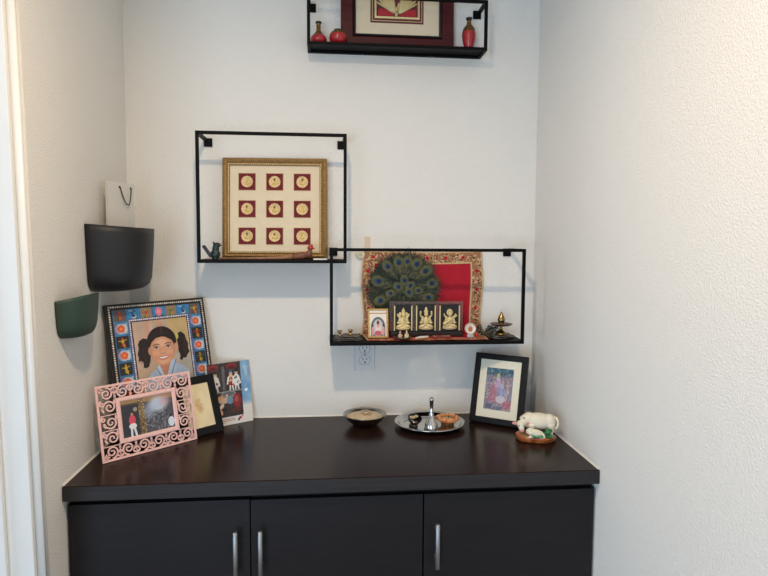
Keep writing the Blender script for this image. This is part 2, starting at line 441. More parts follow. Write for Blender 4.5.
for r_ in range(3):
    for c_ in range(3):
        cx = (c_-1)*0.0885-0.0005; cz = fh/2-0.0015+(1-r_)*0.0875; q = 0.0265
        b = MB(); b.box(cx-q, cx+q, 0.0066, 0.0079, cz-q, cz+q); b.mi = 1
        mnt = b.build('red_mount', [M_red_sq, M_edge], t)
        b = MB(); b.mi = 1; b.M = Matrix.Translation((cx, 0, cz-q-0.0014))
        b.ring(2*q+0.0028, 2*q+0.0028, [(0, 0.0079), (0, 0.0064), (0.0014, 0.0064), (0.0014, 0.0079)]); b.mi = 0
        b.build('mount_edge', [M_edge, M_edge], mnt)
        b = MB(); b.M = Matrix.Translation((cx, 0.0066, cz)) @ Matrix.Rotation(PI/2, 4, 'X')
        b.lathe([(0.0188, 0), (0.0188, 0.0016), (0.0165, 0.0026), (0.0155, 0.0018), (0, 0.0018)], 36, flute=lambda th, r, z: r*(1+0.035*math.cos(12*th)))
        # relief: halo petals, a small seated figure with a crown
        rr = random.Random(r_*3+c_)
        b.mi = 1
        for k in range(8):
            a = 2*PI*k/8+0.2; b.ell((0.0105*math.cos(a), 0.0105*math.sin(a), 0.002), (0.0022, 0.0022, 0.0008), 8, 5)
        b.ell((0, -0.0055, 0.002), (0.008, 0.0035, 0.0014), 10, 6); b.ell((0, 0.0005, 0.002), (0.0038, 0.005, 0.0016), 10, 6)
        b.mi = 1 if (r_*3+c_) in (0, 5, 8) else 2
        b.ell((0.001*rr.uniform(-1, 1), 0.0065+0.001*rr.uniform(-1, 1), 0.0024), (0.0034, 0.0042, 0.0014), 10, 6)
        b.ell((0.004*rr.uniform(-1, 1), 0.002, 0.0024), (0.003, 0.0016, 0.0010), 8, 5)
        b.build('medallion', [M_coin, M_coin2, M_coin3], mnt)

# ---- mahogany frame on the top shelf
t = leaning('framed_relief', 'wide mahogany picture frame with cream mat and gold relief, cut by the top edge', 'picture frame', 0.8690, -0.0375, S2Z, 0.0, 0.03, 0.022)
fw, fh = 0.3680, 0.40
M_mahog = wood_mat('mahogany', (58, 13, 17), (86, 24, 28), 0.4, 'X', coat=0.0, spec=0.25)
b = MB(); b.ring(fw, fh, [(0, 0.022), (0, 0.003), (0.002, 0.0), (0.037, 0.0), (0.040, 0.003), (0.040, 0.022)])
b.build('frame', M_mahog, t, bevel=0.0008)
b = MB(); b.M = Matrix.Translation((0, 0, 0.040)); b.ring(fw-0.080, fh-0.080, [(0, 0.018), (0, 0.0005), (0.0015, -0.001), (0.007, 0.0), (0.008, 0.004), (0.008, 0.018)])
b.build('inner_lip', M_blackwood, t)
MB().box(-fw/2+0.046, fw/2-0.046, 0.010, 0.014, 0.046, fh-0.046).build('mat_board', M_cream, t)
pw, ph, pz = 0.173, 0.22, 0.0865
b = MB(); b.M = Matrix.Translation((-0.002, 0, pz)); b.box(-pw/2, pw/2, 0.008, 0.0098, 0, ph)
pan = b.build('relief_panel', mat('maroon_panel', (104, 40, 42), 0.6, var=0.2, vscale=100), t)
b = MB(); b.M = Matrix.Translation((-0.002, 0, pz))
b.ring(pw-0.026, ph-0.026, [(0, 0.0079), (0, 0.005), (0.006, 0.004), (0.0065, 0.0079)], 0.013)
b.ring(pw-0.010, ph-0.010, [(0, 0.0079), (0, 0.0068), (0.0018, 0.0068), (0.0018, 0.0079)], 0.005)
# gold relief : central stem with spreading folds, petals and beads
for sx in (-1, 1):
    for k in range(7):
        a = 0.25+0.18*k; L_ = 0.062
        pts = [(sx*(0.006+L_*f*math.cos(a)), 0.0062-0.002*math.sin(PI*f), 0.030+0.018*f+L_*f*math.sin(a)) for f in np.linspace(0, 1, 6)]
        b.tube(pts, [0.0045, 0.005, 0.005, 0.0045, 0.004, 0.003], 7)
for k in range(60):
    x = random.uniform(-0.058, 0.058); z = random.uniform(0.052+abs(x)*0.15, 0.19)
    b.ell((x, 0.0058, z), (random.uniform(0.003, 0.006), 0.0028, random.uniform(0.003, 0.006)), 8, 5)
for k in range(7): b.ell((random.uniform(-0.007, 0.007), 0.005, 0.024+0.004*k), (0.005, 0.003, 0.004), 8, 5)
b.build('gold_relief', M_goldp, pan)
b = MB(); b.M = Matrix.Translation((-0.002, 0, pz))
for sx in (-1, 1): b.box(min(sx*0.012, sx*0.062), max(sx*0.012, sx*0.062), 0.0055, 0.0079, 0.021, 0.044)
b.build('red_block', mat('red_enamel', (176, 34, 44), 0.4, var=0.15, vscale=120), pan, bevel=0.001)

# ---- vases on the top shelf
M_redglaze = mat('red_glaze', (168, 28, 36), 0.35, var=0.12, vscale=60, coat=0.3)
M_banded = mat('gold_black_band', (150, 112, 52), 0.4, 0.5, vscale=220, rgb2=(28, 22, 18))
M_blackglaze = mat('black_glaze', (20, 18, 18), 0.35, var=0.1, vscale=60)
def vase(label, x, y, k, body, neck, rim):
    t = thing('vase', label, 'vase', (x, y, S2Z+0.0003), group='red vases on the top shelf')
    body, neck, rim = ([(r*k[0], z*k[1]) for r, z in q] for q in (body, neck, rim))
    MB().lathe(body, 32).build('body', M_redglaze, t)
    MB().lathe(neck, 28).build('neck', M_banded, t)
    MB().lathe(rim, 28).build('rim', M_blackglaze, t)
vase('small red flask with a long banded neck at the left end of the top shelf', 0.6140, -0.0560, (0.93, 0.88),
     [(0, 0), (0.016, 0), (0.0255, 0.008), (0.0285, 0.017), (0.0265, 0.026), (0.020, 0.033)],
     [(0.0202, 0.0325), (0.014, 0.040), (0.0085, 0.047), (0.0072, 0.056), (0.0076, 0.074)],
     [(0.0076, 0.0738), (0.0105, 0.077), (0.0108, 0.080), (0.0085, 0.0815), (0.006, 0.080), (0.006, 0.06)])
vase('squat round red pot beside the mahogany frame on the top shelf', 0.6755, -0.0680, (0.95, 0.96),
     [(0, 0), (0.017, 0), (0.0265, 0.009), (0.0295, 0.020), (0.0275, 0.031)],
     [(0.0276, 0.0308), (0.022, 0.039), (0.013, 0.0445)],
     [(0.0132, 0.0443), (0.0135, 0.047), (0.010, 0.0482), (0.008, 0.0465), (0.0078, 0.03)])
vase('tall red bottle vase with a black lip at the right end of the top shelf', 1.0978, -0.0560, (0.97, 0.93),
     [(0, 0), (0.013, 0), (0.0165, 0.012), (0.0215, 0.035), (0.0232, 0.052), (0.022, 0.062)],
     [(0.0222, 0.0615), (0.0185, 0.074), (0.0115, 0.083), (0.0078, 0.089), (0.0070, 0.101)],
     [(0.0072, 0.1008), (0.0105, 0.104), (0.0108, 0.109), (0.008, 0.111), (0.0055, 0.109), (0.0055, 0.09)])

# ================================================================== LEFT SHELF SMALL THINGS
M_teal = mat('teal_patina', (44, 66, 66), 0.4, 0.3, vscale=130, rgb2=(28, 30, 34), bump=0.4, bscale=300)
t = thing('bird_figurine', 'small dark teal bird figurine with raised tail at the left of the shelf', 'figurine', (0.2935, -0.112, S1Z+0.0003)); t.scale = (1.14, 1.14, 0.97)
b = MB(); b.ell((0.001, 0, 0.0165), (0.0135, 0.011, 0.0165), 18, 12); b.ell((0.002, 0, 0.034), (0.0095, 0.0085, 0.014), 16, 10)
b.ell((0.005, 0, 0.046), (0.0105, 0.0085, 0.0085), 16, 10); b.ell((0, 0, 0.002), (0.010, 0.009, 0.003), 14, 6)
b.tube([(0.012, 0, 0.047), (0.020, 0, 0.0445)], [0.0035, 0.0008], 8); b.tube([(-0.001, 0, 0.050), (-0.006, 0, 0.0565)], [0.003, 0.0018], 8)
b.build('body', M_teal, t, remesh=0.0011, smooth_it=2)
b = MB(); b.M = Matrix.Translation((-0.010, 0, 0.008)) @ Matrix.Rotation(-0.52, 4, 'Y'); b.box(-0.0045, 0.0045, -0.004, 0.004, 0, 0.042)
b.build('tail', mat('dark_bronze', (46, 40, 44), 0.45, 0.4, var=0.3, vscale=120), t, bevel=0.0015)
t = thing('bird_figurine', 'carved brown wooden bird with red head and long tail lying before the gold frame', 'figurine', (0.5615, -0.122, S1Z+0.0003)); t.scale = (1.08, 1.25, 1.42)
M_bwood = mat('carved_brown_wood', (128, 78, 54), 0.5, vscale=120, rgb2=(84, 46, 32), stretch=(1, 4, 4))
b = MB(); b.ell((-0.006, 0, 0.0085), (0.026, 0.009, 0.0082), 18, 10, Matrix.Rotation(-0.10, 3, 'Y')); b.ell((0.020, 0, 0.013), (0.010, 0.0075, 0.0085), 14, 8)
b.ell((0.024, 0, 0.019), (0.0055, 0.0055, 0.007), 12, 8)
b.build('body', M_bwood, t, remesh=0.0012, smooth_it=2)
b = MB(); b.tube([(-0.026, 0, 0.0068), (-0.060, 0, 0.0045), (-0.120, 0, 0.0032), (-0.235, 0, 0.0028)], [0.0048, 0.0036, 0.0026, 0.0018], 10)
b.build('tail', mat('pale_wood_tail', (160, 112, 78), 0.5, var=0.3, vscale=80), t)
b = MB(); b.ell((0.024, 0, 0.0265), (0.0085, 0.007, 0.006), 16, 10); b.ell((0.026, 0, 0.0315), (0.0065, 0.003, 0.003), 10, 6)
b.tube([(0.030, 0, 0.026), (0.037, 0, 0.0245)], [0.003, 0.0007], 8)
b.build('head', mat('red_lacquer', (176, 52, 48), 0.4, var=0.2, vscale=100), t)
o = MB().box(0.597, 0.640, -0.132, -0.112, S1Z+0.0003, S1Z+0.0045).build('paper_slip', mat('white_card', (238, 236, 230), 0.7, var=0.03, vscale=60), None, bevel=0.0006)
tag(o, 'thin white slip lying on the shelf at the foot of the gold frame', 'paper')

# ================================================================== LOWEST SHELF
# ---- red brocade cloth: hangs on the wall and runs over the shelf
CW, CH = 0.412, 0.285; CF = 0.138
cv = Canvas(CW, CH+CF, 0.0011, (172, 26, 44))
nz = cv.noise(0.05, 3); cv.C *= (0.94+0.10*nz)[..., None]
bw = 0.042
def border(cv, seed=1):
    X, Z, w, h = cv.X, cv.Z, cv.w, cv.h
    edge = np.minimum(np.minimum(X+w/2, w/2-X), np.minimum(Z, h-Z))
    cv.blend((bw-edge)/cv.c+0.5, (158, 112, 84))
    r = random.Random(seed)
    # running scroll of gold leaves with red flowers
    def band(p0, p1, nrm):
        L = math.hypot(p1[0]-p0[0], p1[1]-p0[1]); n = int(L/0.030); d = ((p1[0]-p0[0])/L, (p1[1]-p0[1])/L)
        for i in range(n):
            s = (i+0.5)*L/n; c = (p0[0]+d[0]*s, p0[1]+d[1]*s)
            for k in range(20):
                a = r.uniform(0, PI); q = r.uniform(-0.014, 0.014); o = r.uniform(-0.0155, 0.0155)
                x = c[0]+d[0]*q+nrm[0]*o; z = c[1]+d[1]*q+nrm[1]*o
                cv.ell(x, z, r.uniform(0.0032, 0.0055), r.uniform(0.0012, 0.0020), r.choice([(212, 182, 132), (196, 160, 108), (70, 42, 36), (222, 196, 152), (206, 176, 126), (92, 54, 42)]), a)
            if i % 2 == 0:
                cv.ell(c[0], c[1], 0.0062, 0.0062, (198, 40, 52)); cv.ell(c[0], c[1], 0.0028, 0.0028, (120, 20, 32))
            else:
                cv.ell(c[0]+nrm[0]*0.006, c[1]+nrm[1]*0.006, 0.003, 0.003, (146, 30, 38))
    m = bw/2
    band((-w/2+m, m), (w/2-m, m), (0, 1)); band((-w/2+m, h-m), (w/2-m, h-m), (0, 1))
    band((-w/2+m, m), (-w/2+m, h-m), (1, 0)); band((w/2-m, m), (w/2-m, h-m), (1, 0))
    for e0, e1, col in ((0.0, 0.0045, (206, 174, 128)), (bw-0.005, bw, (208, 176, 126))):
        cv.blend(np.minimum(edge-e0, e1-edge)/cv.c+0.5, col)
border(cv)
cv.blend(((0.012-cv.Z)/cv.c), (178, 62, 62), 0.8)
cl_x = 0.9625
def cloth_pos(X, Z):
    h = Z-CF                                   # above 0: hanging part; below 0: on the shelf
    u = X/(CW/2)
    r = 0.012
    z = np.where(h > 0, h, 0.0); y = np.where(h > 0, 0.0, h)
    # soft folds
    fold = 0.0022*np.sin(X*38+1.2*Z*10)+0.0014*np.sin(X*90+2)
    hang = np.clip(h/0.05, 0, 1)
    # top edge dips a little between its pinned corners, sides draw in downwards
    z = z - np.where(h > 0, (h/CH)*0.006*(1-u*u)*np.sin(PI*0.5), 0)
    x = cl_x + X*(1-0.05*np.clip(-h/CF, 0, 1)*1.0) + 0.004*np.sin(Z*25)*hang*np.sign(X)*np.abs(u)**4
    y = -0.0085 + y - np.abs(fold)*hang
    z = S3Z + 0.0012 + z + np.where(h <= 0, 0.0010*np.abs(np.sin(X*60+Z*30)) + 0.0008*np.abs(np.sin(X*23)), 0)
    return x, y, z
o = cv.build('brocade_cloth', M_fabric, None, cloth_pos)
tag(o, 'crimson cloth with wide gold brocade border hung behind the feather fan', 'cloth')

# ---- beige tape strip and pale shell-like blossom at the cloth corner
b = MB(); b.box(0.7655, 0.785, -0.0012, -0.0003, 1.468, 1.511); o = b.build('tape_strip', mat('masking_tape', (222, 204, 176), 0.7, var=0.06, vscale=90))
tag(o, 'short beige tape strip on the wall above the red cloth corner', 'tape')
t = thing('paper_flower', 'pale cream flower stuck at the top left corner of the red cloth', 'flower', (0.752, -0.0075, 1.452))
M_pale = mat('pale_petal', (214, 208, 178), 0.7, var=0.1, vscale=80)
for k in range(6):
    b = MB(); a = 2*PI*k/6; b.ell((0.0085*math.cos(a), 0, 0.0085*math.sin(a)), (0.008, 0.0025, 0.008), 12, 6); b.build('petal', M_pale, t)
b = MB(); b.ell((0, -0.002, 0), (0.005, 0.003, 0.005), 12, 6); b.build('centre', mat('pale_green_centre', (190, 194, 150), 0.7, var=0.1, vscale=80), t)

# ---- peacock feather fan
M_barb = mat('feather_barb', (46, 56, 34), 0.5, 0.1, vscale=60, rgb2=(16, 30, 22))
M_barb2 = mat('feather_bronze', (104, 88, 44), 0.4, 0.3, vscale=160, rgb2=(44, 64, 34))
M_eye1 = mat('feather_eye_gold', (96, 92, 48), 0.4, 0.2, vscale=240, rgb2=(66, 66, 38))
M_eye2 = mat('feather_eye_teal', (24, 72, 84), 0.35, 0.3, var=0.3, vscale=200)
M_eye3 = mat('feather_eye_navy', (16, 22, 74), 0.35, 0.3, var=0.3, vscale=200)
M_shaft = mat('feather_shaft', (150, 132, 92), 0.5, var=0.2, vscale=60)
FC = (0.8945, -0.034, 1.3385)
fan = thing('feather_fan', 'round fan of peacock feathers with blue eyes before the red cloth', 'feather fan', FC)
rb = random.Random(3)
b = MB()
for k in range(1300):     # dark fringe behind, barbs streaming outwards
    a = rb.uniform(0, 2*PI); r0 = rb.uniform(0.015, 0.108); L_ = rb.uniform(0.025, 0.045); r1 = min(r0+L_, 0.134+rb.uniform(-0.018, 0.012))
    w_ = rb.uniform(0.0010, 0.0018); da = rb.uniform(-0.22, 0.22); y = rb.uniform(0.004, 0.012)
    b.mi = 0 if rb.random() < 0.8 else 1
    p0 = Vector((r0*math.cos(a), y, r0*math.sin(a))); p1 = Vector((r1*math.cos(a+da), y-0.004, r1*math.sin(a+da)))
    nn = Vector((-(p1-p0).z, 0, (p1-p0).x)).normalized()*w_; mid = (p0+p1)/2
    b.add([p0-nn*0.6, mid-nn, p1, mid+nn, p0+nn*0.6], [(0, 1, 3, 4), (1, 2, 3)], False)
b.mi = 0
nd = 40; b.add([(0, 0.014, 0)]+[(0.114*math.cos(2*PI*k/nd), 0.014, 0.114*math.sin(2*PI*k/nd)) for k in range(nd)], [(0, 1+k, 1+(k+1) % nd) for k in range(nd)])
b.build('fringe', [M_barb, M_barb2], fan)
def feather(px, pz, ang, size, y):
    """vane with shaft, eye centre at (px,pz) pointing along ang"""
    b = MB(); d = Vector((math.cos(ang), 0, math.sin(ang))); s = Vector((-d.z, 0, d.x)); c = Vector((px, y, pz))
    for k in range(46):
        f = k/45; base = c + d*(-0.055+0.072*f)*size; sp = (0.25+0.75*math.sin(PI*min(1, 0.15+0.75*f)))*0.024*size
        for sg in (-1, 1):
            tip = base + s*sg*sp*rb.uniform(0.75, 1.1) + d*0.020*size*rb.uniform(0.7, 1.2) + Vector((0, -0.002*rb.random(), 0))
            w_ = d*0.0011; b.mi = 0 if rb.random() < 0.62 else 1
            mid = (base+tip)/2 + d*0.002
            b.add([base-w_, mid-w_, tip, mid+w_, base+w_], [(0, 1, 3, 4), (1, 2, 3)], False)
    b.mi = 2; b.tube([c-d*0.060*size+Vector((0, 0.001, 0)), c+d*0.004+Vector((0, -0.0005, 0))], 0.0007, 6)
    fe = b.build('feather', [M_barb, M_barb2, M_shaft], fan)
    b = MB()
    for mi, (rl, rw, off, yy) in enumerate(((0.0215, 0.0170, 0, 0.0006), (0.0165, 0.0130, 0.0003, 0.0012), (0.0100, 0.0088, -0.0005, 0.0018), (0.0068, 0.0066, -0.0016, 0.0024))):
        b.mi = mi; n = 22; cc = c + d*off*size + Vector((0, -yy-0.0015, 0))
        ring = [cc + d*math.cos(2*PI*q/n)*rl*size + s*math.sin(2*PI*q/n)*rw*size*(1 if mi < 3 else 1-0.3*max(0, math.cos(2*PI*q/n))) for q in range(n)]
        b.add([cc+Vector((0, -0.0006, 0))]+ring, [(0, 1+q, 1+(q+1) % n) for q in range(n)], True)
    b.build('eye', [M_barb2, M_eye1, M_eye2, M_eye3], fe)
def fpx(x, z): return ((x-403.0)/300.0*0.985, -(z-290.3)/300.0*0.985)
for (x, z, sz) in ((387, 268.6, 1.0), (397.9, 264.7, 1.05), (415.8, 266.3, 1.05), (424.5, 273, 1.1), (430.8, 285.2, 1.0), (378, 283, 1.1),
                   (380, 302, 1.0), (427.5, 299, 0.95), (406.5, 263.8, 0.9)):
    p = fpx(x, z); a = math.atan2(p[1], p[0]); feather(p[0]*1.05, p[1]*1.05, a, sz, 0.0)
for (x, z, sz, a) in ((403.4, 281.5, 0.85, 1.7), (397, 288, 0.85, 2.6), (409.8, 286.9, 0.8, 0.7), (408.4, 294, 0.85, -1.0), (418, 292, 0.75, 0.0), (389, 295, 0.75, 3.4)):
    p = fpx(x, z); feather(p[0], p[1], a, sz, -0.005)

# ---- gilt deity triptych
TX, TY = 0.9665, -0.0735
t = thing('deity_triptych', 'dark three-panel stand with gold seated deities before the feather fan', 'shrine plaque', (TX, TY, S3Z+0.0040))
M_umber = mat('dark_walnut', (38, 22, 18), 0.35, var=0.3, vscale=60)
tw = 0.247
MB().box(-tw/2+0.003, tw/2-0.003, -0.011, 0.020, 0.0, 0.016).build('base', M_umber, t, bevel=0.0015)
MB().box(-tw/2, tw/2, 0.006, 0.010, 0.016, 0.115).build('acrylic_pane', clear_mat('smoky_acrylic', (120, 104, 100), 0.34), t, bevel=0.001)
def figure(b, kind):
    """small seated figure in relief, facing -y, about 0.062 tall"""
    E = b.ell
    E((0, 0, 0.008), (0.0235, 0.005, 0.0062), 16, 8)                       # lotus seat
    for sx in (-1, 1):
        E((sx*0.0115, -0.001, 0.0135), (0.0115, 0.0055, 0.0052), 14, 8, Matrix.Rotation(sx*0.25, 3, 'Y'))   # folded legs
        E((sx*0.0125, -0.001, 0.030), (0.0038, 0.004, 0.0098), 12, 8, Matrix.Rotation(sx*-0.35, 3, 'Y'))     # upper arms
        E((sx*0.0150, -0.003, 0.0225), (0.0062, 0.0036, 0.0032), 12, 6)                                      # forearms
        b.tube([(sx*0.008, 0.001, 0.036), (sx*0.016, 0.001, 0.040), (sx*0.0185, 0, 0.047)], [0.0034, 0.0028, 0.0026], 8)   # raised arms
    E((0, -0.001, 0.027), (0.0092 if kind != 0 else 0.0115, 0.0055, 0.0125), 14, 10)
    E((0, -0.002, 0.0455), (0.0066 if kind != 0 else 0.0078, 0.0058, 0.0072), 14, 10)
    if kind == 0:                                                          # elephant-headed: trunk and broad ears
        b.tube([(0, -0.006, 0.044), (0.001, -0.008, 0.036), (0.004, -0.008, 0.030), (0.007, -0.007, 0.030)], [0.0035, 0.003, 0.0025, 0.002], 8)
        for sx in (-1, 1): E((sx*0.0095, 0, 0.0455), (0.0055, 0.002, 0.0062), 12, 6)
        E((0, 0, 0.054), (0.0062, 0.005, 0.0055), 12, 8); E((0, 0, 0.060), (0.003, 0.003, 0.004), 10, 6)
    elif kind == 1:
        E((0, 0.001, 0.0535), (0.0072, 0.0045, 0.006), 12, 8); E((0, 0.001, 0.060), (0.0042, 0.0036, 0.006), 12, 8)
        for sx in (-1, 1): E((sx*0.017, 0.001, 0.0505), (0.0036, 0.003, 0.0045), 10, 6)
    else:
        E((0, 0.002, 0.050), (0.0105, 0.002, 0.0105), 18, 8); E((0, 0, 0.0545), (0.0062, 0.0042, 0.0052), 12, 8)
        b.tube([(-0.018, -0.007, 0.020), (0.0, -0.0075, 0.030), (0.021, -0.006, 0.043)], [0.0042, 0.0022, 0.0030], 8)
        E((-0.017, -0.006, 0.020), (0.0062, 0.005, 0.0058), 12, 8)
for k, (c0, c1) in enumerate(((-0.1095, -0.0465), (-0.0365, 0.0315), (0.0415, 0.1125))):
    cx = (c0+c1)/2
    pn = MB().box(c0, c1, -0.0005, 0.0058, 0.0165, 0.1045).build('panel', mat('black_velvet', (14, 13, 15), 0.6, var=0.2, vscale=200), t, bevel=0.0008)
    for xs in (c0+0.003, c1-0.003):
        b = MB(); b.box(xs-0.0022, xs+0.0022, -0.0025, -0.0006, 0.0185, 0.1015); b.build('gold_strip', M_goldp, pn, bevel=0.0006)
    b = MB(); b.M = Matrix.Translation((cx, -0.004, 0.0185)) @ Matrix.Diagonal((1.06, 1, 1.20, 1)); figure(b, k)
    b.build('gold_figure', M_goldp, pn, remesh=0.0008, smooth_it=1)

# ---- small gold framed picture
t = leaning('small_icon_frame', 'small gold framed picture of a shrine at the left of the triptych', 'picture frame', 0.8035, -0.1130, S3Z+0.0040, 0.0, 0.17, 0.008)
fw, fh = 0.0665, 0.0945
b = MB(); b.ring(fw, fh, [(0, 0.008), (0, 0.0015), (0.0015, 0), (0.0042, 0), (0.0058, 0.003), (0.0058, 0.008)]); b.build('frame', mat('pale_gilt', (226, 184, 112), 0.38, 0.5, var=0.4, vscale=200), t)
cv = Canvas(fw-0.010, fh-0.010, 0.0006, (232, 224, 212))
w_, h_ = cv.w, cv.h
cv.rect(-w_/2, h_*0.86, w_/2, h_*0.90, (186, 140, 110)); cv.noise(0.01, 2)
cv.ell(0, h_*0.32, w_*0.42, h_*0.42, (98, 104, 104)); cv.rect(-w_*0.42, 0, w_*0.42, h_*0.32, (110, 112, 108))
cv.ell(0, h_*0.32, w_*0.30, h_*0.33, (196, 196, 192)); cv.ell(0, h_*0.22, w_*0.13, h_*0.26, (232, 206, 204))
cv.ell(0, h_*0.52, w_*0.08, h_*0.09, (120, 60, 66)); cv.ell(0, h_*0.40, w_*0.07, h_*0.07, (222, 150, 150)); cv.ell(0, h_*0.12, w_*0.2, h_*0.10, (190, 92, 96))
for sx in (-1, 1):
    cv.ell(sx*w_*0.30, h_*0.20, w_*0.08, h_*0.18, (206, 150, 150)); cv.ell(sx*w_*0.30, h_*0.42, w_*0.05, h_*0.05, (70, 50, 50))
o = cv.build('picture', M_print, t); o.location = (0, 0.0042, 0.005)
MB().box(-fw/2+0.004, fw/2-0.004, 0.005, 0.0078, 0.004, fh-0.004).build('backing', M_board, t)

# ---- dark wavy mats at both ends
def wavy_mat(label, cx, cy, rx, ry, seed, layers, z0=S3Z):
    r = random.Random(seed); b = MB(); n = 48
    for L in range(layers):
        ox, oy = r.uniform(-0.008, 0.008), r.uniform(-0.004, 0.004); zz = z0+0.0004+0.0042*L; k = 1-0.12*L; ph = r.uniform(0, 6)
        ring0 = []; ring1 = []; ring2 = []
        for q in range(n):
            a = 2*PI*q/n; rr = 1+0.05*math.sin(3*a+ph)+0.03*math.sin(7*a+2*ph)
            x = cx+ox+rx*k*rr*math.copysign(abs(math.cos(a))**0.6, math.cos(a)); y = cy+oy+ry*k*rr*math.copysign(abs(math.sin(a))**0.6, math.sin(a))
            wv = 0.0014*(1+math.sin(5*a+ph))
            ring0.append((x, y, zz+wv)); ring1.append((x, y, zz+0.0022+wv)); ring2.append((cx+ox+(x-cx-ox)*0.85, cy+oy+(y-cy-oy)*0.85, zz+0.003))
        b.add(ring0+ring1+ring2+[(cx+ox, cy+oy, zz+0.003), (cx+ox, cy+oy, zz)],
              [(q, (q+1) % n, n+(q+1) % n, n+q) for q in range(n)] + [(n+q, n+(q+1) % n, 2*n+(q+1) % n, 2*n+q) for q in range(n)]
              + [(2*n+q, 2*n+(q+1) % n, 3*n) for q in range(n)] + [((q+1) % n, q, 3*n+1) for q in range(n)], True)
    o = b.build('woven_mat', mat('charcoal_cloth', (112, 107, 99), 0.6, vscale=90, rgb2=(48, 46, 44), bump=0.5, bscale=400))
    return tag(o, label, 'mat')
wavy_mat('dark grey layered mat at the left end of the lowest shelf, under two brass cups', 0.7085, -0.092, 0.047, 0.047, 4, 3)
wavy_mat('dark green-grey mat at the right end of the lowest shelf, under the brass lamp', 1.2100, -0.082, 0.044, 0.042, 9, 2)
def brass_cup(label, x, y, z):
    o = MB().lathe([(0, 0), (0.0062, 0), (0.0066, 0.0016), (0.0032, 0.004), (0.003, 0.0065), (0.0062, 0.010), (0.0088, 0.0165), (0.0080, 0.0165), (0.0055, 0.0112), (0, 0.0095)], 24, (x, y, z)).build('brass_cup', M_brass)
    return tag(o, label, 'cup', 'brass cups on the dark mat')
brass_cup('tiny brass cup on the dark mat, nearer the shelf end post', 0.6795, -0.105, S3Z+0.0130)
brass_cup('tiny brass cup on the dark mat, nearer the red cloth', 0.7150, -0.086, S3Z+0.0130)

# ---- brass lamp with flame-shaped finial
t = thing('brass_lamp', 'small brass oil lamp with pointed finial at the right end of the lowest shelf', 'oil lamp', (1.2165, -0.082, S3Z+0.0092))
M_copper = mat('aged_copper', (98, 58, 44), 0.35, 0.8, vscale=60, rgb2=(60, 34, 30))
MB().lathe([(0, 0), (0.0195, 0), (0.020, 0.0025), (0.0165, 0.006), (0.0085, 0.012), (0.0045, 0.018), (0.0042, 0.024), (0.006, 0.027), (0, 0.027)], 32).build('base', M_brass, t)
MB().lathe([(0, 0.0268), (0.010, 0.0268), (0.030, 0.0305), (0.0375, 0.0345), (0.0365, 0.036), (0.026, 0.033), (0.008, 0.031), (0, 0.031)], 40).build('dish', M_copper, t)
MB().lathe([(0, 0.031), (0.0072, 0.031), (0.0075, 0.034), (0.0062, 0.036), (0.0108, 0.043), (0.0122, 0.049), (0.0105, 0.056), (0.0062, 0.065), (0.0022, 0.0735), (0, 0.0765)], 28).build('finial', M_brass, t)

# ---- round medallion on a clear foot
t = thing('round_medallion', 'small round white medallion on a clear foot beside the triptych', 'medallion', (1.1045, -0.112, S3Z+0.0040))
b = MB(); b.M = Matrix.Translation((0, 0, 0.030)) @ Matrix.Rotation(PI/2, 4, 'X')
b.lathe([(0, -0.003), (0.0165, -0.003), (0.0182, -0.0015), (0.0182, 0.0022), (0.0168, 0.003), (0.0160, 0.0022), (0, 0.0022)], 36); b.build('disc', mat('white_enamel', (226, 220, 208), 0.35, var=0.06, vscale=100), t)
b = MB(); b.M = Matrix.Translation((0, 0, 0.030)) @ Matrix.Rotation(PI/2, 4, 'X'); b.lathe([(0.0166, 0.0022), (0.0185, 0.0022), (0.0185, 0.0036), (0.0166, 0.0036), (0.0166, 0.0022)], 36); b.build('rim', M_goldp, t)
b = MB()
for x, z, rx, rz in ((0, 0.026, 0.0075, 0.006), (0, 0.034, 0.0035, 0.0045), (-0.005, 0.031, 0.002, 0.004), (0.005, 0.031, 0.002, 0.004)): b.ell((x, -0.0026, z), (rx, 0.0012, rz), 12, 6)
b.build('emblem', mat('orange_enamel', (206, 112, 66), 0.45, var=0.3, vscale=200), t)
MB().box(-0.010, 0.010, -0.006, 0.006, 0, 0.012).build('foot', clear_mat('clear_foot', (206, 206, 212), 0.62), t, bevel=0.002)

# ---- little silver plate with two figurines, wick, thread, bead, sprig
t = MB().lathe([(0, 0), (0.022, 0), (0.030, 0.0035), (0.0315, 0.0048), (0.0300, 0.0048), (0.021, 0.0014), (0, 0.0014)], 36, (0.8800, -0.118, S3Z+0.0040)).build('silver_plate', mat('dull_silver', (150, 142, 130), 0.3, 0.9, var=0.3, vscale=90))
tag(t, 'tiny round metal plate carrying two little idols before the triptych', 'plate')
def idol(label, x, col, k):
    b = MB(); b.M = Matrix.Translation((x, -0.118, S3Z+0.0048)) @ Matrix.Diagonal((k, k, k, 1))
    b.ell((0, 0, 0.004), (0.0085, 0.006, 0.004), 14, 8); b.ell((0, 0, 0.011), (0.006, 0.0045, 0.0075), 14, 8); b.ell((0, -0.001, 0.021), (0.0042, 0.004, 0.0045), 12, 8); b.ell((0, 0, 0.0265), (0.0028, 0.0028, 0.003), 10, 6)
    for sx in (-1, 1): b.ell((sx*0.0062, -0.002, 0.010), (0.0022, 0.0028, 0.006), 10, 6)
    o = b.build('idol_figurine', col, None, remesh=0.0008, smooth_it=1); tag(o, label, 'figurine', 'idols on the small metal plate')
idol('tiny pinkish idol on the left of the small metal plate', 0.8735, mat('pink_stone', (196, 160, 138), 0.5, var=0.2, vscale=200), 0.85)
idol('tiny cream idol on the right of the small metal plate', 0.8945, mat('cream_stone', (206, 190, 146), 0.5, var=0.2, vscale=200), 0.9)
b = MB(); b.M = Matrix.Translation((0.944, -0.120, S3Z+0.0062)) @ Matrix.Rotation(-0.12, 4, 'Y')
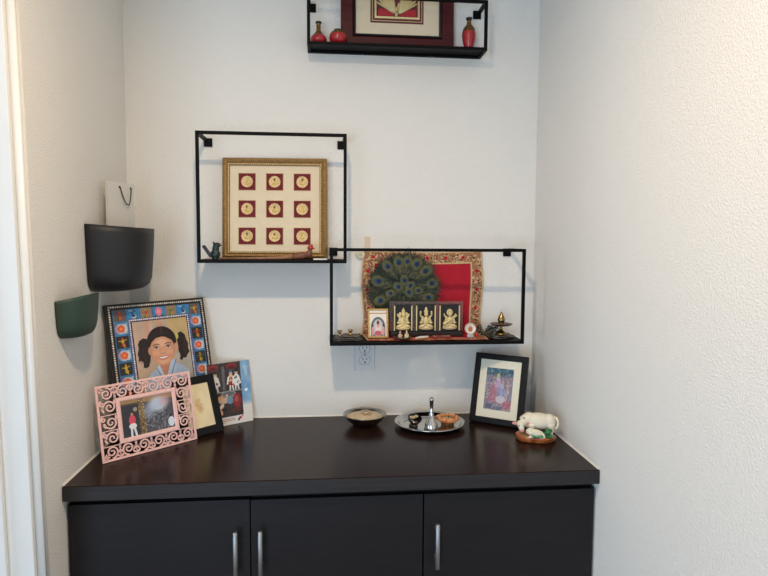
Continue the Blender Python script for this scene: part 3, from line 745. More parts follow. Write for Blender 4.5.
b.box(-0.022, 0.022, -0.004, 0.004, -0.0008, 0.0022); b.tube([(-0.022, 0, 0.001), (-0.005, 0.001, 0.003), (0.022, 0, 0.0018)], [0.0025, 0.003, 0.002], 8)
o = b.build('paper_packet', mat('folded_white_paper', (214, 202, 186), 0.75, var=0.1, vscale=80), None, bevel=0.0008); tag(o, 'small folded white paper packet before the middle gold figure', 'paper')
b = MB(); pts = []
for q in range(60):
    f = q/59; pts.append((0.968+0.075*f+0.006*math.sin(9*f), -0.125+0.012*math.sin(14*f), S3Z+0.0068+0.0016*math.sin(23*f)+(0.008*math.exp(-((f-0.5)/0.06)**2))))
b.tube(pts, 0.0016, 6); o = b.build('red_thread', mat('red_thread', (168, 44, 48), 0.8, var=0.3, vscale=200)); tag(o, 'looped red sacred thread lying before the right gold figure', 'thread')
o = MB().box(0.982, 1.040, -0.112, -0.098, S3Z+0.0040, S3Z+0.0105).build('incense_packet', mat('tan_paper', (150, 112, 88), 0.7, vscale=60, rgb2=(96, 60, 50)), None, bevel=0.001); tag(o, 'flat tan packet lying in front of the right triptych panel', 'packet')
b = MB(); b.ell((1.1285, -0.105, S3Z+0.0125), (0.0055, 0.0055, 0.0055), 16, 10); b.lathe([(0, 0.0032), (0.0035, 0.0032), (0.003, 0.008), (0, 0.008)], 12, (1.1285, -0.105, S3Z))
o = b.build('red_bead', mat('red_bead', (206, 44, 36), 0.25, var=0.1, vscale=100)); tag(o, 'bright red round bead between the medallion and the green sprig', 'bead')
t = thing('green_sprig', 'dark green feathery sprig leaning between the red bead and brass lamp', 'sprig', (1.160, -0.075, S3Z+0.0040))
b = MB(); r = random.Random(5)
for st in range(13):
    a0 = r.uniform(0.1, 1.2); d = Vector((math.cos(a0)*r.choice((1, 1, -0.6)), r.uniform(-0.25, 0.15), math.sin(a0)*0.75)); L_ = r.uniform(0.028, 0.045)
    b.mi = 1; b.tube([(0, 0, 0.002), d*L_*0.5+Vector((0, 0, 0.004)), d*L_], [0.0008, 0.0007, 0.0004], 5); b.mi = 0
    for k in range(44):
        p = d*L_*(0.1+0.9*k/30)+Vector((0, 0, 0.003)); q = p + d*0.006 + Vector((r.uniform(-1, 1), r.uniform(-0.6, 0.6), r.uniform(-1, 1)))*0.008
        q.z = max(q.z, 0.0012); m_ = (p+q)/2; w_ = Vector((0, 0, 0.0012))
        b.add([p-w_, m_-w_*1.2, q, m_+w_*1.2, p+w_], [(0, 1, 3, 4), (1, 2, 3)])
b.build('needles', [mat('dark_green_needle', (26, 40, 34), 0.5, var=0.4, vscale=200), M_shaft], t)
b = MB()
for k in range(3): b.tube([(0, 0, 0.002), (0.01+0.01*k, -0.01, 0.012+0.004*k), (0.025+0.012*k, -0.014, 0.022+0.006*k)], [0.0007, 0.0006, 0.0004], 5)
b.build('stem', M_shaft, t)

# ================================================================== OUTLET
t = thing('power_outlet', 'white double power outlet on the wall under the lowest shelf', 'outlet', (0.767, 0, 1.113))
M_plate = mat('outlet_plastic', (216, 216, 216), 0.4, var=0.02, vscale=60)
b = MB(); b.box(-0.035, 0.035, -0.006, -0.0003, -0.057, 0.057); b.build('cover_plate', M_plate, t, bevel=0.003)
M_slot = mat('dark_slot', (22, 22, 24), 0.6, var=0.1, vscale=60)
for dz in (0.0195, -0.0195):
    b = MB(); n = 28; r_ = 0.0172
    pts = [(max(-0.0172, min(0.0172, 0.0172*math.cos(2*PI*k/n))), max(-0.0142, min(0.0142, r_*math.sin(2*PI*k/n)))) for k in range(n)]
    bg_ = MB(); bg_.prism([(x*1.07, z*1.07+dz) for x, z in pts], -0.0066, -0.0055); bg_.build('socket_gap', mat('outlet_gap', (120, 122, 124), 0.6, var=0.05, vscale=60), t)
    b.prism([(x, z+dz) for x, z in pts], -0.0075, -0.0055); s_ = b.build('socket', mat('outlet_face', (222, 222, 221), 0.35, var=0.02, vscale=60), t, bevel=0.0005)
    for (x0, x1, z0, z1) in ((-0.0075, -0.0052, -0.001, 0.0082), (0.0052, 0.0075, 0.0002, 0.0078)):
        b = MB(); b.box(x0, x1, -0.0078, -0.0074, z0+dz, z1+dz); b.build('slot', M_slot, s_)
    b = MB(); b.M = Matrix.Translation((0, -0.0074, dz-0.0075)) @ Matrix.Rotation(PI/2, 4, 'X'); b.lathe([(0.0030, 0), (0.0030, 0.0004), (0, 0.0004)], 14); b.build('ground_hole', M_slot, s_)
b = MB(); b.M = Matrix.Translation((0, -0.006, 0)) @ Matrix.Rotation(PI/2, 4, 'X'); b.lathe([(0.0032, 0), (0.003, 0.001), (0, 0.0012)], 14); b.build('screw', M_steel, t)

# ================================================================== WALL POCKETS
def pocket(name, label, yc, half, depth, z0, z1, col, taper, pw=2.5, tilt=0.0, cr=0.018):
    t = thing(name, label, 'wall pocket', (0.0, yc, z0), group='wall pockets on the left wall')
    H = z1-z0; n = 40; rows = []
    hs = [0.0, 0.003, 0.008, 0.016] + [cr+(H-cr)*k/8 for k in range(9)]
    hs = sorted(set(round(h, 5) for h in hs))
    b = MB(); b.sm = True; vs = []
    def scale(h):
        f = 1-taper*max(0.0, 1-h/H)**1.3
        e = max(0.0, 1-h/cr); rnd = 1-(1-math.sqrt(max(0, 1-e*e)))*0.30
        return f*rnd
    for h in hs:
        for k in range(n+1):
            a = PI*k/n; c, s = math.cos(a), math.sin(a)
            y = -math.copysign(abs(c)**(2/pw), c)*half*scale(h); x = abs(s)**(2/pw)*depth*scale(h)+0.002
            vs.append((x, y, h + tilt*x*(h/H)))
    m = n+1; R = len(hs); fs = [(i*m+k, i*m+k+1, (i+1)*m+k+1, (i+1)*m+k) for i in range(R-1) for k in range(n)]
    ci = len(vs); vs.append((0.002, 0, 0.0)); fs += [(k+1, k, ci) for k in range(n)]
    b.add(vs, fs, True)
    o = b.build('front_shell', col, t); sd = o.modifiers.new('solidify', 'SOLIDIFY'); sd.thickness = 0.003; sd.offset = -1
    b = MB(); b.box(0.0005, 0.002, -half*0.85, half*0.85, 0.03, H); b.build('back_plate', col, t)
    return t
M_pblack = mat('black_silicone', (24, 25, 29), 0.5, var=0.12, vscale=300, bump=0.25, bscale=400)
M_pgreen = mat('green_silicone', (44, 66, 55), 0.55, var=0.12, vscale=300, bump=0.25, bscale=400)
pocket('wall_pocket', 'large black wall pocket on the left wall holding a white paper bag', -0.220, 0.144, 0.130, 1.3525, 1.5375, M_pblack, 0.09, tilt=-0.07, cr=0.034)
pocket('wall_pocket', 'small dark green wall pocket on the left wall below the black one', -0.466, 0.089, 0.058, 1.2565, 1.3485, M_pgreen, 0.12, tilt=0.21, pw=2.3, cr=0.030)
# ---- white paper bag in the black pocket
t = thing('paper_bag', 'white paper gift bag with a dark cord handle standing in the black pocket', 'bag', (0.046, -0.209, 1.3625), (0, 0, 1.20))
M_bag = mat('white_bag_paper', (212, 209, 203), 0.6, var=0.03, vscale=20)
b = MB(); bw_, bh, bt = 0.114, 0.298, 0.005
v = [(-bw_/2, -bt/2, 0), (bw_/2, -bt/2, 0), (bw_/2, bt/2, 0), (-bw_/2, bt/2, 0), (-bw_/2, -bt/2, bh), (bw_/2, -bt/2, bh), (bw_/2, bt/2, bh), (-bw_/2, bt/2, bh),
     (-bw_/2+0.006, 0, 0.03), (bw_/2-0.006, 0, 0.03), (-bw_/2+0.006, 0, bh), (bw_/2-0.006, 0, bh)]
b.add(v, [(0, 1, 5, 4), (2, 3, 7, 6), (0, 3, 2, 1), (0, 4, 10, 8), (3, 8, 10, 7), (0, 8, 3), (1, 9, 11, 5), (2, 6, 11, 9), (1, 2, 9)])
b.build('bag_body', M_bag, t)
M_cord = mat('dark_cord', (66, 58, 50), 0.8, var=0.4, vscale=900)
b = MB(); pts = [(-0.006+0.047*f, -bt/2-0.003-0.006*math.sin(PI*f), bh-0.014-0.050*math.sin(PI*f)**0.8) for f in np.linspace(0, 1, 18)]
b.tube(pts, 0.0016, 8); b.build('cord_handle', M_cord, t)
for x in (-0.006, 0.041):
    b = MB(); b.M = Matrix.Translation((x, -bt/2, bh-0.014)) @ Matrix.Rotation(PI/2, 4, 'X'); b.lathe([(0.0032, 0), (0.0036, 0.001), (0.002, 0.0016), (0, 0.0012)], 14); b.build('eyelet', M_slot, t)

# ================================================================== FRAMES ON THE COUNTER
CZ = 0.9
# ---- large painted frame with the portrait
cell = 0.0012
fw, fh, ft = 0.326, 0.415, 0.014
bx, by_, byaw, blean = 0.1817, -0.1963, 0.812, 0.192
t = leaning('painted_photo_frame', 'tall hand-painted black and blue frame with portrait of a child in pigtails', 'picture frame', bx, by_, CZ, byaw, blean, ft)
BD, BT = 0.075, 0.060
cv = Canvas(fw, fh, cell, (26, 22, 22)); X, Z = cv.X, cv.Z
edge = np.minimum(np.minimum(X+fw/2, fw/2-X), np.minimum(Z, fh-Z))
cv.blend((edge-0.0165)/cell, (66, 118, 164))
edge2 = np.minimum(np.minimum(X+fw/2, fw/2-X), np.minimum(Z, fh-Z)+0.015)
cv.C = np.where((edge > 0.018)[..., None], cv.C*(0.86+0.28*cv.noise(0.012, 5))[..., None], cv.C)
BLUE = (60, 122, 178); r = random.Random(11)
def tile(cx, cz, s, kind):
    h = s/2
    if kind == 'grey': bg = (98, 92, 88)
    elif kind == 'dark': bg = (44, 42, 42)
    elif kind == 'tan': bg = (142, 126, 108)
    elif kind == 'blue': bg = (56, 134, 190)
    else: bg = None
    if bg: cv.rect(cx-h, cz-h*0.92, cx+h, cz+h*0.92, bg)
    if kind in ('grey', 'dark', 'tan'):          # little dancer
        c1 = r.choice([(206, 52, 40), (196, 98, 42), (196, 152, 40)]); c2 = r.choice([(206, 168, 52), (122, 108, 48), (186, 60, 40)])
        cv.ell(cx, cz+h*0.52, h*0.16, h*0.18, c1); cv.ell(cx, cz+h*0.08, h*0.22, h*0.34, c2); cv.ell(cx+h*0.1, cz-h*0.42, h*0.28, h*0.30, c1, 0.5)
        cv.line([(cx-h*0.6, cz+h*0.2), (cx, cz+h*0.15), (cx+h*0.6, cz+h*0.35)], h*0.13, c2); cv.line([(cx-h*0.2, cz-h*0.3), (cx-h*0.35, cz-h*0.8)], h*0.14, (30, 70, 40))
        cv.line([(cx+h*0.1, cz-h*0.3), (cx+h*0.3, cz-h*0.8)], h*0.14, c2)
    elif kind == 'blue':                          # peacock curl
        cv.ell(cx+h*0.1, cz-h*0.3, h*0.42, h*0.32, (226, 214, 196)); cv.ell(cx+h*0.05, cz-h*0.22, h*0.34, h*0.22, (24, 58, 120))
        cv.line([(cx+h*0.05, cz-h*0.2), (cx-h*0.2, cz+h*0.25), (cx+h*0.05, cz+h*0.6), (cx+h*0.35, cz+h*0.45)], h*0.2, (26, 50, 110))
        for k in range(6): cv.ell(cx-h*0.7+h*0.14*k, cz+h*0.7-h*0.08*(k % 3), h*0.07, h*0.07, (220, 214, 190))
        cv.line([(cx+h*0.6, cz-h*0.6), (cx+h*0.72, cz+h*0.3)], h*0.16, (34, 110, 80))
    elif kind == 'pink':
        cv.rect(cx-h, cz-h*0.92, cx+h, cz+h*0.92, (64, 132, 184)); cv.ell(cx, cz+h*0.1, h*0.62, h*0.72, (222, 122, 142)); cv.ell(cx, cz+h*0.1, h*0.3, h*0.35, (232, 150, 164))
        for sx in (-1, 1): cv.ell(cx+sx*h*0.62, cz-h*0.68, h*0.25, h*0.22, (24, 74, 70))
    elif kind == 'orange':
        cv.ell(cx, cz, h*0.98, h*0.80, (176, 192, 214)); 
        for k in range(7): cv.line([(cx+h*0.55, cz-h*0.7+h*0.22*k), (cx+h*0.98, cz-h*0.55+h*0.22*k)], h*0.09, (236, 232, 226)); cv.line([(cx-h*0.55, cz-h*0.7+h*0.22*k), (cx-h*0.98, cz-h*0.55+h*0.22*k)], h*0.09, (150, 70, 110))
        for k in range(5):
            a = 2*PI*k/5+0.3; cv.ell(cx+h*0.3*math.cos(a), cz+h*0.3*math.sin(a), h*0.32, h*0.30, (226, 98, 48))
        cv.ell(cx, cz, h*0.2, h*0.2, (240, 150, 90))
bc = 0.0385; ts = 0.0385; bz = 0.034; tv = 0.0345
xs = [(-fw/2+bc) + (fw-2*bc)*k/6 for k in range(7)]
for x, kd in zip(xs, ('grey', 'blue', 'tan', 'pink', 'tan', 'blue', 'grey')): tile(x, fh-bz, tv+0.002, kd); tile(x, bz, tv+0.002, kd)
zs = [(fh-bz) - (fh-2*bz)*k/9 for k in range(10)]
for k in range(1, 9):
    tile(-fw/2+bc, zs[k], ts, 'orange' if k % 2 else 'dark'); tile(fw/2-bc, zs[k], ts, 'orange' if k % 2 else 'dark')
def beads(ins, iz, step, rad, cols):
    for (p0, p1) in (((-fw/2+ins, iz), (fw/2-ins, iz)), ((fw/2-ins, iz), (fw/2-ins, fh-iz)), ((fw/2-ins, fh-iz), (-fw/2+ins, fh-iz)), ((-fw/2+ins, fh-iz), (-fw/2+ins, iz))):
        L_ = math.hypot(p1[0]-p0[0], p1[1]-p0[1]); n = int(L_/step); sel = np.full(X.shape, 1e9)
        for k in range(n):
            x = p0[0]+(p1[0]-p0[0])*k/n; z = p0[1]+(p1[1]-p0[1])*k/n
            i0 = max(0, int((z-0.006)/cell)); i1 = int((z+0.006)/cell)+2; j0 = max(0, int((x+fw/2-0.006)/cell)); j1 = int((x+fw/2+0.006)/cell)+2
            d = rad-np.hypot(X[i0:i1, j0:j1]-x, Z[i0:i1, j0:j1]-z); a = np.clip(d/cell+0.5, 0, 1)[..., None]
            cv.C[i0:i1, j0:j1] = cv.C[i0:i1, j0:j1]*(1-a)+np.array(r.choice(cols))*a
cv.blend(np.minimum(edge2-0.062, 0.0715-edge2)/cell+0.5, (40, 48, 92))
beads(0.0085, 0.0085, 0.0068, 0.0027, [(232, 226, 212), (238, 234, 226), (210, 190, 176)])
beads(0.0660, 0.0510, 0.0062, 0.0027, [(236, 230, 224), (226, 200, 206), (238, 236, 232)])
cv.blend((edge2-0.0705)/cell+0.5, (20, 18, 20))
o = cv.build('painted_border', M_paint, t); o.location = (0, -0.0004, 0)
MB().box(-fw/2, fw/2, 0.0, ft, 0, fh).build('frame_board', mat('black_lacquer', (24, 21, 21), 0.4, var=0.2, vscale=60), t, bevel=0.0006)
pw, ph = fw-2*BD+0.006, fh-2*BT+0.006
cv = Canvas(pw, ph, 0.0009, (188, 164, 140)); S = pw      # portrait; units of its width, measured down from the top
def U(u, v): return ((u-0.5)*S, ph-v*S)
def E(u, v, a, b_, col, rot=0.0, al=1.0, soft=None): x, z = U(u, v); cv.ell(x, z, a*S, b_*S, col, rot, al, soft)
def PL(pts, col, al=1.0): cv.poly([U(*p) for p in pts], col, al)
def LN(pts, w, col, al=1.0): cv.line([U(*p) for p in pts], w*S, col, al)
PL([(0, 0), (0.36, 0), (0.30, 0.6), (0, 0.8)], (204, 172, 156), 0.7); PL([(0.62, 0), (1, 0), (1, 0.7), (0.7, 0.6)], (196, 168, 112), 0.8)
PL([(0.22, 0), (0.30, 0), (0.27, 0.4), (0.2, 0.4)], (214, 150, 126), 0.55); PL([(0.42, 0), (0.55, 0), (0.52, 0.3), (0.44, 0.3)], (206, 148, 120), 0.45); PL([(0.7, 0.55), (1, 0.6), (1, 1.3), (0.72, 1.3)], (170, 168, 158), 0.7)
cv.C *= (0.95+0.1*cv.noise(0.02, 8))[..., None]
HAIR = (38, 27, 27); SK = (214, 158, 124)
# shirt
PL([(0.08, 1.5), (0.12, 0.98), (0.22, 0.86), (0.40, 0.77), (0.62, 0.74), (0.80, 0.80), (0.93, 0.90), (0.97, 1.5)], (166, 186, 208))
for k in range(9): LN([(0.16+0.09*k, 1.5), (0.2+0.085*k, 0.86)], 0.012, (140, 162, 190), 0.5)
PL([(0.34, 0.66), (0.62, 0.66), (0.60, 0.84), (0.50, 0.96), (0.42, 0.86)], (190, 132, 102))
PL([(0.33, 0.80), (0.39, 0.74), (0.46, 0.93), (0.42, 1.0)], (184, 202, 222)); PL([(0.68, 0.68), (0.60, 0.72), (0.50, 0.95), (0.56, 1.02), (0.70, 0.84)], (176, 196, 220)); LN([(0.70, 0.70), (0.55, 1.02)], 0.016, (92, 108, 140)); LN([(0.34, 0.80), (0.43, 1.0)], 0.014, (104, 120, 150))
# ponytails
PL([(0.235, 0.30), (0.16, 0.275), (0.09, 0.31), (0.055, 0.37), (0.07, 0.44), (0.035, 0.52), (0.05, 0.58), (0.03, 0.645), (0.075, 0.63), (0.12, 0.67), (0.105, 0.745), (0.15, 0.765), (0.205, 0.745), (0.235, 0.66), (0.265, 0.56), (0.27, 0.42)], HAIR)
PL([(0.765, 0.33), (0.80, 0.26), (0.86, 0.24), (0.93, 0.30), (0.945, 0.38), (0.975, 0.46), (0.96, 0.54), (0.985, 0.60), (0.93, 0.65), (0.90, 0.70), (0.85, 0.69), (0.815, 0.735), (0.775, 0.70), (0.80, 0.64), (0.77, 0.56), (0.775, 0.45)], HAIR)
rp = random.Random(4)
for k in range(34):
    u0 = rp.uniform(0.08, 0.24); LN([(u0, rp.uniform(0.32, 0.45)), (u0-rp.uniform(0.0, 0.05), rp.uniform(0.48, 0.56)), (u0-rp.uniform(-0.03, 0.04), rp.uniform(0.6, 0.7))], 0.005, rp.choice([(74, 56, 54), (58, 42, 40), (22, 14, 16)]), 0.5)
    u0 = rp.uniform(0.80, 0.93); LN([(u0, rp.uniform(0.30, 0.38)), (u0+rp.uniform(0.0, 0.04), rp.uniform(0.44, 0.52)), (u0-rp.uniform(-0.02, 0.03), rp.uniform(0.56, 0.66))], 0.005, rp.choice([(74, 56, 54), (58, 42, 40), (22, 14, 16)]), 0.5)
E(0.255, 0.36, 0.035, 0.05, (216, 206, 190)); E(0.775, 0.31, 0.028, 0.05, (196, 190, 90))
# head
E(0.485, 0.37, 0.27, 0.255, HAIR); E(0.265, 0.50, 0.045, 0.07, (196, 140, 110)); E(0.735, 0.49, 0.042, 0.07, (206, 150, 122))
for k in range(22): LN([(0.49+0.010*(k-11), 0.135+0.0005*(k-11)**2), (0.49+0.021*(k-11), 0.30+0.0006*(k-11)**2)], 0.004, (84, 62, 58) if k % 3 else (58, 42, 40), 0.4)
E(0.482, 0.50, 0.222, 0.255, (200, 142, 110)); E(0.480, 0.60, 0.180, 0.165, (204, 146, 114)); E(0.482, 0.51, 0.20, 0.235, SK, 0, 0.9, 0.03*S); E(0.480, 0.61, 0.15, 0.135, SK, 0, 0.9, 0.03*S); E(0.30, 0.58, 0.05, 0.12, (198, 142, 110), 0.2, 0.4, 0.01*S); E(0.66, 0.57, 0.05, 0.12, (196, 140, 108), -0.2, 0.45, 0.01*S)
PL([(0.26, 0.43), (0.30, 0.30), (0.44, 0.24), (0.50, 0.245), (0.60, 0.25), (0.68, 0.32), (0.71, 0.44), (0.66, 0.36), (0.55, 0.295), (0.48, 0.285), (0.38, 0.30), (0.30, 0.36)], HAIR)
LN([(0.50, 0.12), (0.50, 0.24)], 0.008, (130, 96, 86), 0.7); E(0.47, 0.39, 0.11, 0.06, (234, 186, 156), 0, 0.7, 0.03*S); E(0.478, 0.705, 0.07, 0.035, (226, 172, 140), 0, 0.6, 0.02*S)
for sx, u in ((-1, 0.372), (1, 0.592)):
    LN([(u-0.055, 0.415+0.006*(sx < 0)), (u, 0.398), (u+0.055, 0.413)], 0.016, (70, 44, 38), 0.85)
    E(u, 0.459, 0.042, 0.022, (236, 224, 214)); E(u, 0.457, 0.022, 0.022, (34, 22, 22)); LN([(u-0.046, 0.458), (u, 0.436), (u+0.046, 0.456)], 0.012, (48, 30, 28)); E(u+0.006, 0.451, 0.005, 0.005, (240, 240, 240))
    E(u+sx*0.02, 0.55, 0.06, 0.05, (226, 164, 134), 0, 0.7, 0.02*S)
E(0.478, 0.545, 0.036, 0.028, (222, 166, 132)); E(0.460, 0.562, 0.010, 0.007, (150, 94, 76)); E(0.497, 0.562, 0.010, 0.007, (150, 94, 76)); LN([(0.452, 0.48), (0.448, 0.54)], 0.010, (190, 134, 104), 0.6)
PL([(0.375, 0.612), (0.43, 0.605), (0.48, 0.612), (0.53, 0.605), (0.585, 0.610), (0.55, 0.655), (0.48, 0.672), (0.41, 0.657)], (186, 88, 82)); PL([(0.39, 0.617), (0.48, 0.621), (0.57, 0.615), (0.54, 0.642), (0.48, 0.652), (0.42, 0.643)], (240, 236, 228))
for k in range(5): LN([(0.42+0.03*k, 0.618), (0.42+0.03*k, 0.645)], 0.003, (200, 190, 182), 0.7)
LN([(0.355, 0.575), (0.345, 0.62), (0.365, 0.65)], 0.008, (176, 118, 92), 0.6); LN([(0.605, 0.573), (0.615, 0.618), (0.595, 0.65)], 0.008, (176, 118, 92), 0.6)
o = cv.build('portrait_photo', M_print, t); o.location = (0, -0.0012, BT-0.003)
easel(t, fw, fh, ft)

# ---- card / photo print with blue strip
t = leaning('photo_card', 'glossy photo card with stage performers and blue margin against the back wall', 'photo', 0.3325, -0.0735, CZ, 0.5802, 0.150, 0.003)
fw, fh = 0.1506, 0.2011
MB().box(-fw/2, fw/2, 0.0004, 0.003, 0, fh).build('card_stock', mat('white_card_stock', (226, 224, 220), 0.5, var=0.03, vscale=60), t)
cv = Canvas(fw, fh, 0.0009, (228, 224, 218)); X, Z = cv.X, cv.Z
k = np.clip((Z-0.055)/0.02, 0, 1)*np.clip((X-0.043)/0.001, 0, 1); cv.blend(k, (96, 150, 196)); cv.blend(k*cv.noise(0.012, 3), (196, 214, 226), 0.55)
cv.rect(-fw/2+0.004, 0.026, 0.043, fh, (52, 46, 46)); m_ = (X < 0.043) & (Z > 0.026)
cv.C = np.where(m_[..., None], cv.C*(0.7+0.7*cv.noise(0.006, 4))[..., None], cv.C)
cv.rect(-0.06, 0.106, 0.043, 0.109, (168, 160, 154)); cv.rect(-0.022, 0.112, -0.013, 0.19, (120, 116, 112), 0.7)
for cx in (-0.052, 0.012): cv.ell(cx, 0.188, 0.019, 0.010, (132, 44, 42)); cv.ell(cx, 0.184, 0.012, 0.005, (88, 26, 30))
for cx in (-0.045, 0.008, 0.027):      # performers
    cv.ell(cx, 0.165, 0.0055, 0.007, (206, 170, 148)); cv.ell(cx, 0.1715, 0.006, 0.004, (60, 96, 130) if cx == 0.008 else (40, 34, 34))
    cv.ell(cx, 0.148, 0.0095, 0.014, (226, 220, 214) if cx != 0.008 else (222, 182, 150)); cv.line([(cx-0.009, 0.152), (cx-0.013, 0.132)], 0.005, (230, 226, 222)); cv.line([(cx+0.008, 0.152), (cx+0.013, 0.13)], 0.005, (228, 222, 218))
    cv.ell(cx, 0.130, 0.010, 0.009, (168, 36, 42) if cx == 0.008 else (226, 222, 218)); cv.line([(cx-0.004, 0.124), (cx-0.005, 0.112)], 0.005, (222, 216, 210)); cv.line([(cx+0.004, 0.124), (cx+0.006, 0.112)], 0.005, (224, 218, 212))
    for q in range(4): cv.ell(cx+r.uniform(-0.008, 0.008), 0.14+r.uniform(-0.012, 0.012), 0.002, 0.003, (40, 36, 40))
cv.ell(-0.004, 0.098, 0.026, 0.012, (136, 138, 138)); cv.ell(-0.004, 0.099, 0.020, 0.007, (100, 100, 104))
cv.ell(-0.035, 0.086, 0.014, 0.008, (214, 160, 110), 0.5); cv.ell(-0.018, 0.079, 0.020, 0.009, (204, 172, 146), 0.1); cv.ell(0.000, 0.078, 0.011, 0.012, (110, 140, 160)); cv.ell(-0.03, 0.062, 0.010, 0.006, (226, 206, 190), 0.8)
cv.ell(-0.035, 0.045, 0.006, 0.012, (226, 170, 130), 0.5); cv.ell(0.024, 0.075, 0.014, 0.024, (140, 44, 46)); cv.ell(0.022, 0.080, 0.007, 0.010, (170, 84, 76)); cv.ell(0.02, 0.045, 0.022, 0.008, (92, 50, 44)); cv.ell(-0.01, 0.095, 0.004, 0.004, (220, 180, 150))
cv.ell(0.058, 0.105, 0.006, 0.005, (232, 234, 236)); cv.ell(0.060, 0.17, 0.006, 0.02, (190, 206, 216), 0.2, 0.7)
for q in range(3): cv.line([(-0.056+0.002*q, 0.0185-0.0048*q), (0.012-0.018*q*(q == 2), 0.0185-0.0048*q)], 0.0021, (170, 96, 92), 0.75)
cv.ell(0.030, 0.017, 0.006, 0.004, (160, 30, 38), 0.5); cv.ell(0.025, 0.012, 0.003, 0.004, (60, 20, 26)); cv.line([(0.034, 0.020), (0.040, 0.023)], 0.003, (150, 30, 36))
cv.build('printed_front', M_print, t)

# ---- small black frame with drawing
t = leaning('black_photo_frame', 'black frame with a faint drawing on cream paper, half behind the pink frame', 'picture frame', 0.2690, -0.1860, CZ, 0.760, 0.340, 0.010)
fw, fh = 0.140, 0.1815
b = MB(); b.ring(fw, fh, [(0, 0.010), (0, 0.001), (0.001, 0), (0.022, 0), (0.024, 0.003), (0.024, 0.010)]); b.build('frame', M_blackwood, t, bevel=0.0006)
cv = Canvas(fw-0.046, fh-0.046, 0.0008, (232, 214, 172)); w_, h_ = cv.w, cv.h; cv.C *= (0.96+0.08*cv.noise(0.02, 2))[..., None]
r = random.Random(2)
for q in range(26):
    a = r.uniform(0, 2*PI); cx, cz = 0.004+0.012*math.cos(a)*r.random(), h_*0.52+0.030*math.sin(a)*r.random()
    cv.line([(cx-0.005, cz-0.004*r.random()), (cx, cz+0.004), (cx+0.005, cz-0.003)], 0.0014, (202, 150, 104), 0.55)
cv.ell(0.003, h_*0.44, 0.010, 0.016, (212, 168, 122), 0.3, 0.4)
o = cv.build('drawing', M_print, t); o.location = (0, 0.005, 0.023)
MB().box(-fw/2+0.02, fw/2-0.02, 0.0056, 0.0096, 0.02, fh-0.02).build('backing', M_board, t)

# ---- pink lace frame
t = leaning('lace_photo_frame', 'pale pink frame of openwork scrolls with landscape photo at the front left', 'picture frame', 0.1489, -0.3090, CZ, 0.7481, 0.1921, 0.005)
fw, fh, ft = 0.2804, 0.2047, 0.0048
M_pink = mat('pink_enamel', (243, 196, 188), 0.45, var=0.05, vscale=60)
b = MB(); b.ring(fw, fh, [(0, ft), (0, 0), (0.0062, 0), (0.0062, ft)]); b.build('outer_rim', M_pink, t, bevel=0.0006)
ow, oh = 0.152, 0.100; rim = 0.0125; oz = (fh-oh)/2
b = MB(); b.ring(ow+2*rim, oh+2*rim, [(0, ft), (0, 0.0005), (0.002, -0.001), (rim-0.003, -0.001), (rim, 0.002), (rim, ft)], oz-rim); b.build('inner_rim', M_pink, t, bevel=0.0004)
b = MB(); y0, y1 = 0.0006, 0.0040
def spiral(cx, cz, R, a0, turns, sgn, wd=0.0030, r_in=0.22):
    n = 26; pts = []; ws = []
    for k in range(n):
        f = k/(n-1); rr = R*(1-(1-r_in)*f); a = a0+sgn*2*PI*turns*f; pts.append((cx+rr*math.cos(a), cz+rr*math.sin(a))); ws.append(wd*(1.15-0.3*f))
    b.ribbon(pts, ws, y0, y1)
    b.M = Matrix.Translation((pts[-1][0], 0, pts[-1][1])); b.prism([(0.0026*math.cos(2*PI*q/10), 0.0026*math.sin(2*PI*q/10)) for q in range(10)], y0, y1); b.M = Matrix.Identity(4)
def leaf(cx, cz, a, L_, wd):
    pts = [(cx+L_*(f-0.5)*math.cos(a), cz+L_*(f-0.5)*math.sin(a)) for f in np.linspace(0, 1, 7)]
    b.ribbon(pts, [wd*max(0.12, math.sin(PI*f)) for f in np.linspace(0, 1, 7)], y0, y1)
bandv = (fh-(oh+2*rim))/2-0.005; bandh = (fw-(ow+2*rim))/2-0.005
zt, zb = fh-0.0060-bandv/2, 0.0060+bandv/2; xl = -fw/2+0.0060+bandh/2
nm = 6; Lh = fw-0.0120; pitch = Lh/nm
for cz, sz in ((zt, 1), (zb, -1)):
    for k in range(nm):
        x = -Lh/2+pitch*(k+0.5); sg = 1 if k < nm/2 else -1
        spiral(x, cz-sz*0.0008, bandv*0.49, sz*PI/2, 1.55, sg*sz*(1 if k % 2 else -1), 0.0037, 0.2)
        for d_ in (-1, 1): leaf(x+d_*pitch*0.36, cz+sz*bandv*0.33, d_*sz*0.8, 0.014, 0.0052)
        if k:
            xb = x-pitch/2
            leaf(xb, cz-sz*bandv*0.30, PI/2, 0.015, 0.0056); leaf(xb-0.005, cz+sz*0.002, PI/2+0.7*sz, 0.013, 0.0046); leaf(xb+0.005, cz+sz*0.002, PI/2-0.7*sz, 0.013, 0.0046)
            b.ribbon([(xb, cz-bandv/2-0.001), (xb, cz+bandv/2+0.001)], 0.0022, y0, y1)
spv = oh+2*rim; nv = 3
for k in range(nv):
    z = oz-rim+spv*(k+0.5)/nv
    for sx in (-1, 1):
        spiral(sx*(xl+0.0005)+sx*0.004, z, bandh*0.38, 0 if sx < 0 else PI, 1.5, sx*(1 if k % 2 else -1), 0.0037, 0.2)
        spiral(sx*xl-sx*bandh*0.34, z+0.011, 0.0072, PI/2, 1.2, sx, 0.0032, 0.3)
        leaf(sx*xl-sx*bandh*0.30, z-0.007, PI/2+0.4*sx, 0.016, 0.0052)
        leaf(sx*(xl)+sx*bandh*0.40, z+0.012, PI/2, 0.016, 0.0050)
        b.ribbon([(sx*(xl-bandh/2-0.001), z-spv/nv/2), (sx*(xl+bandh/2+0.001), z-spv/nv/2)], 0.0022, y0, y1)
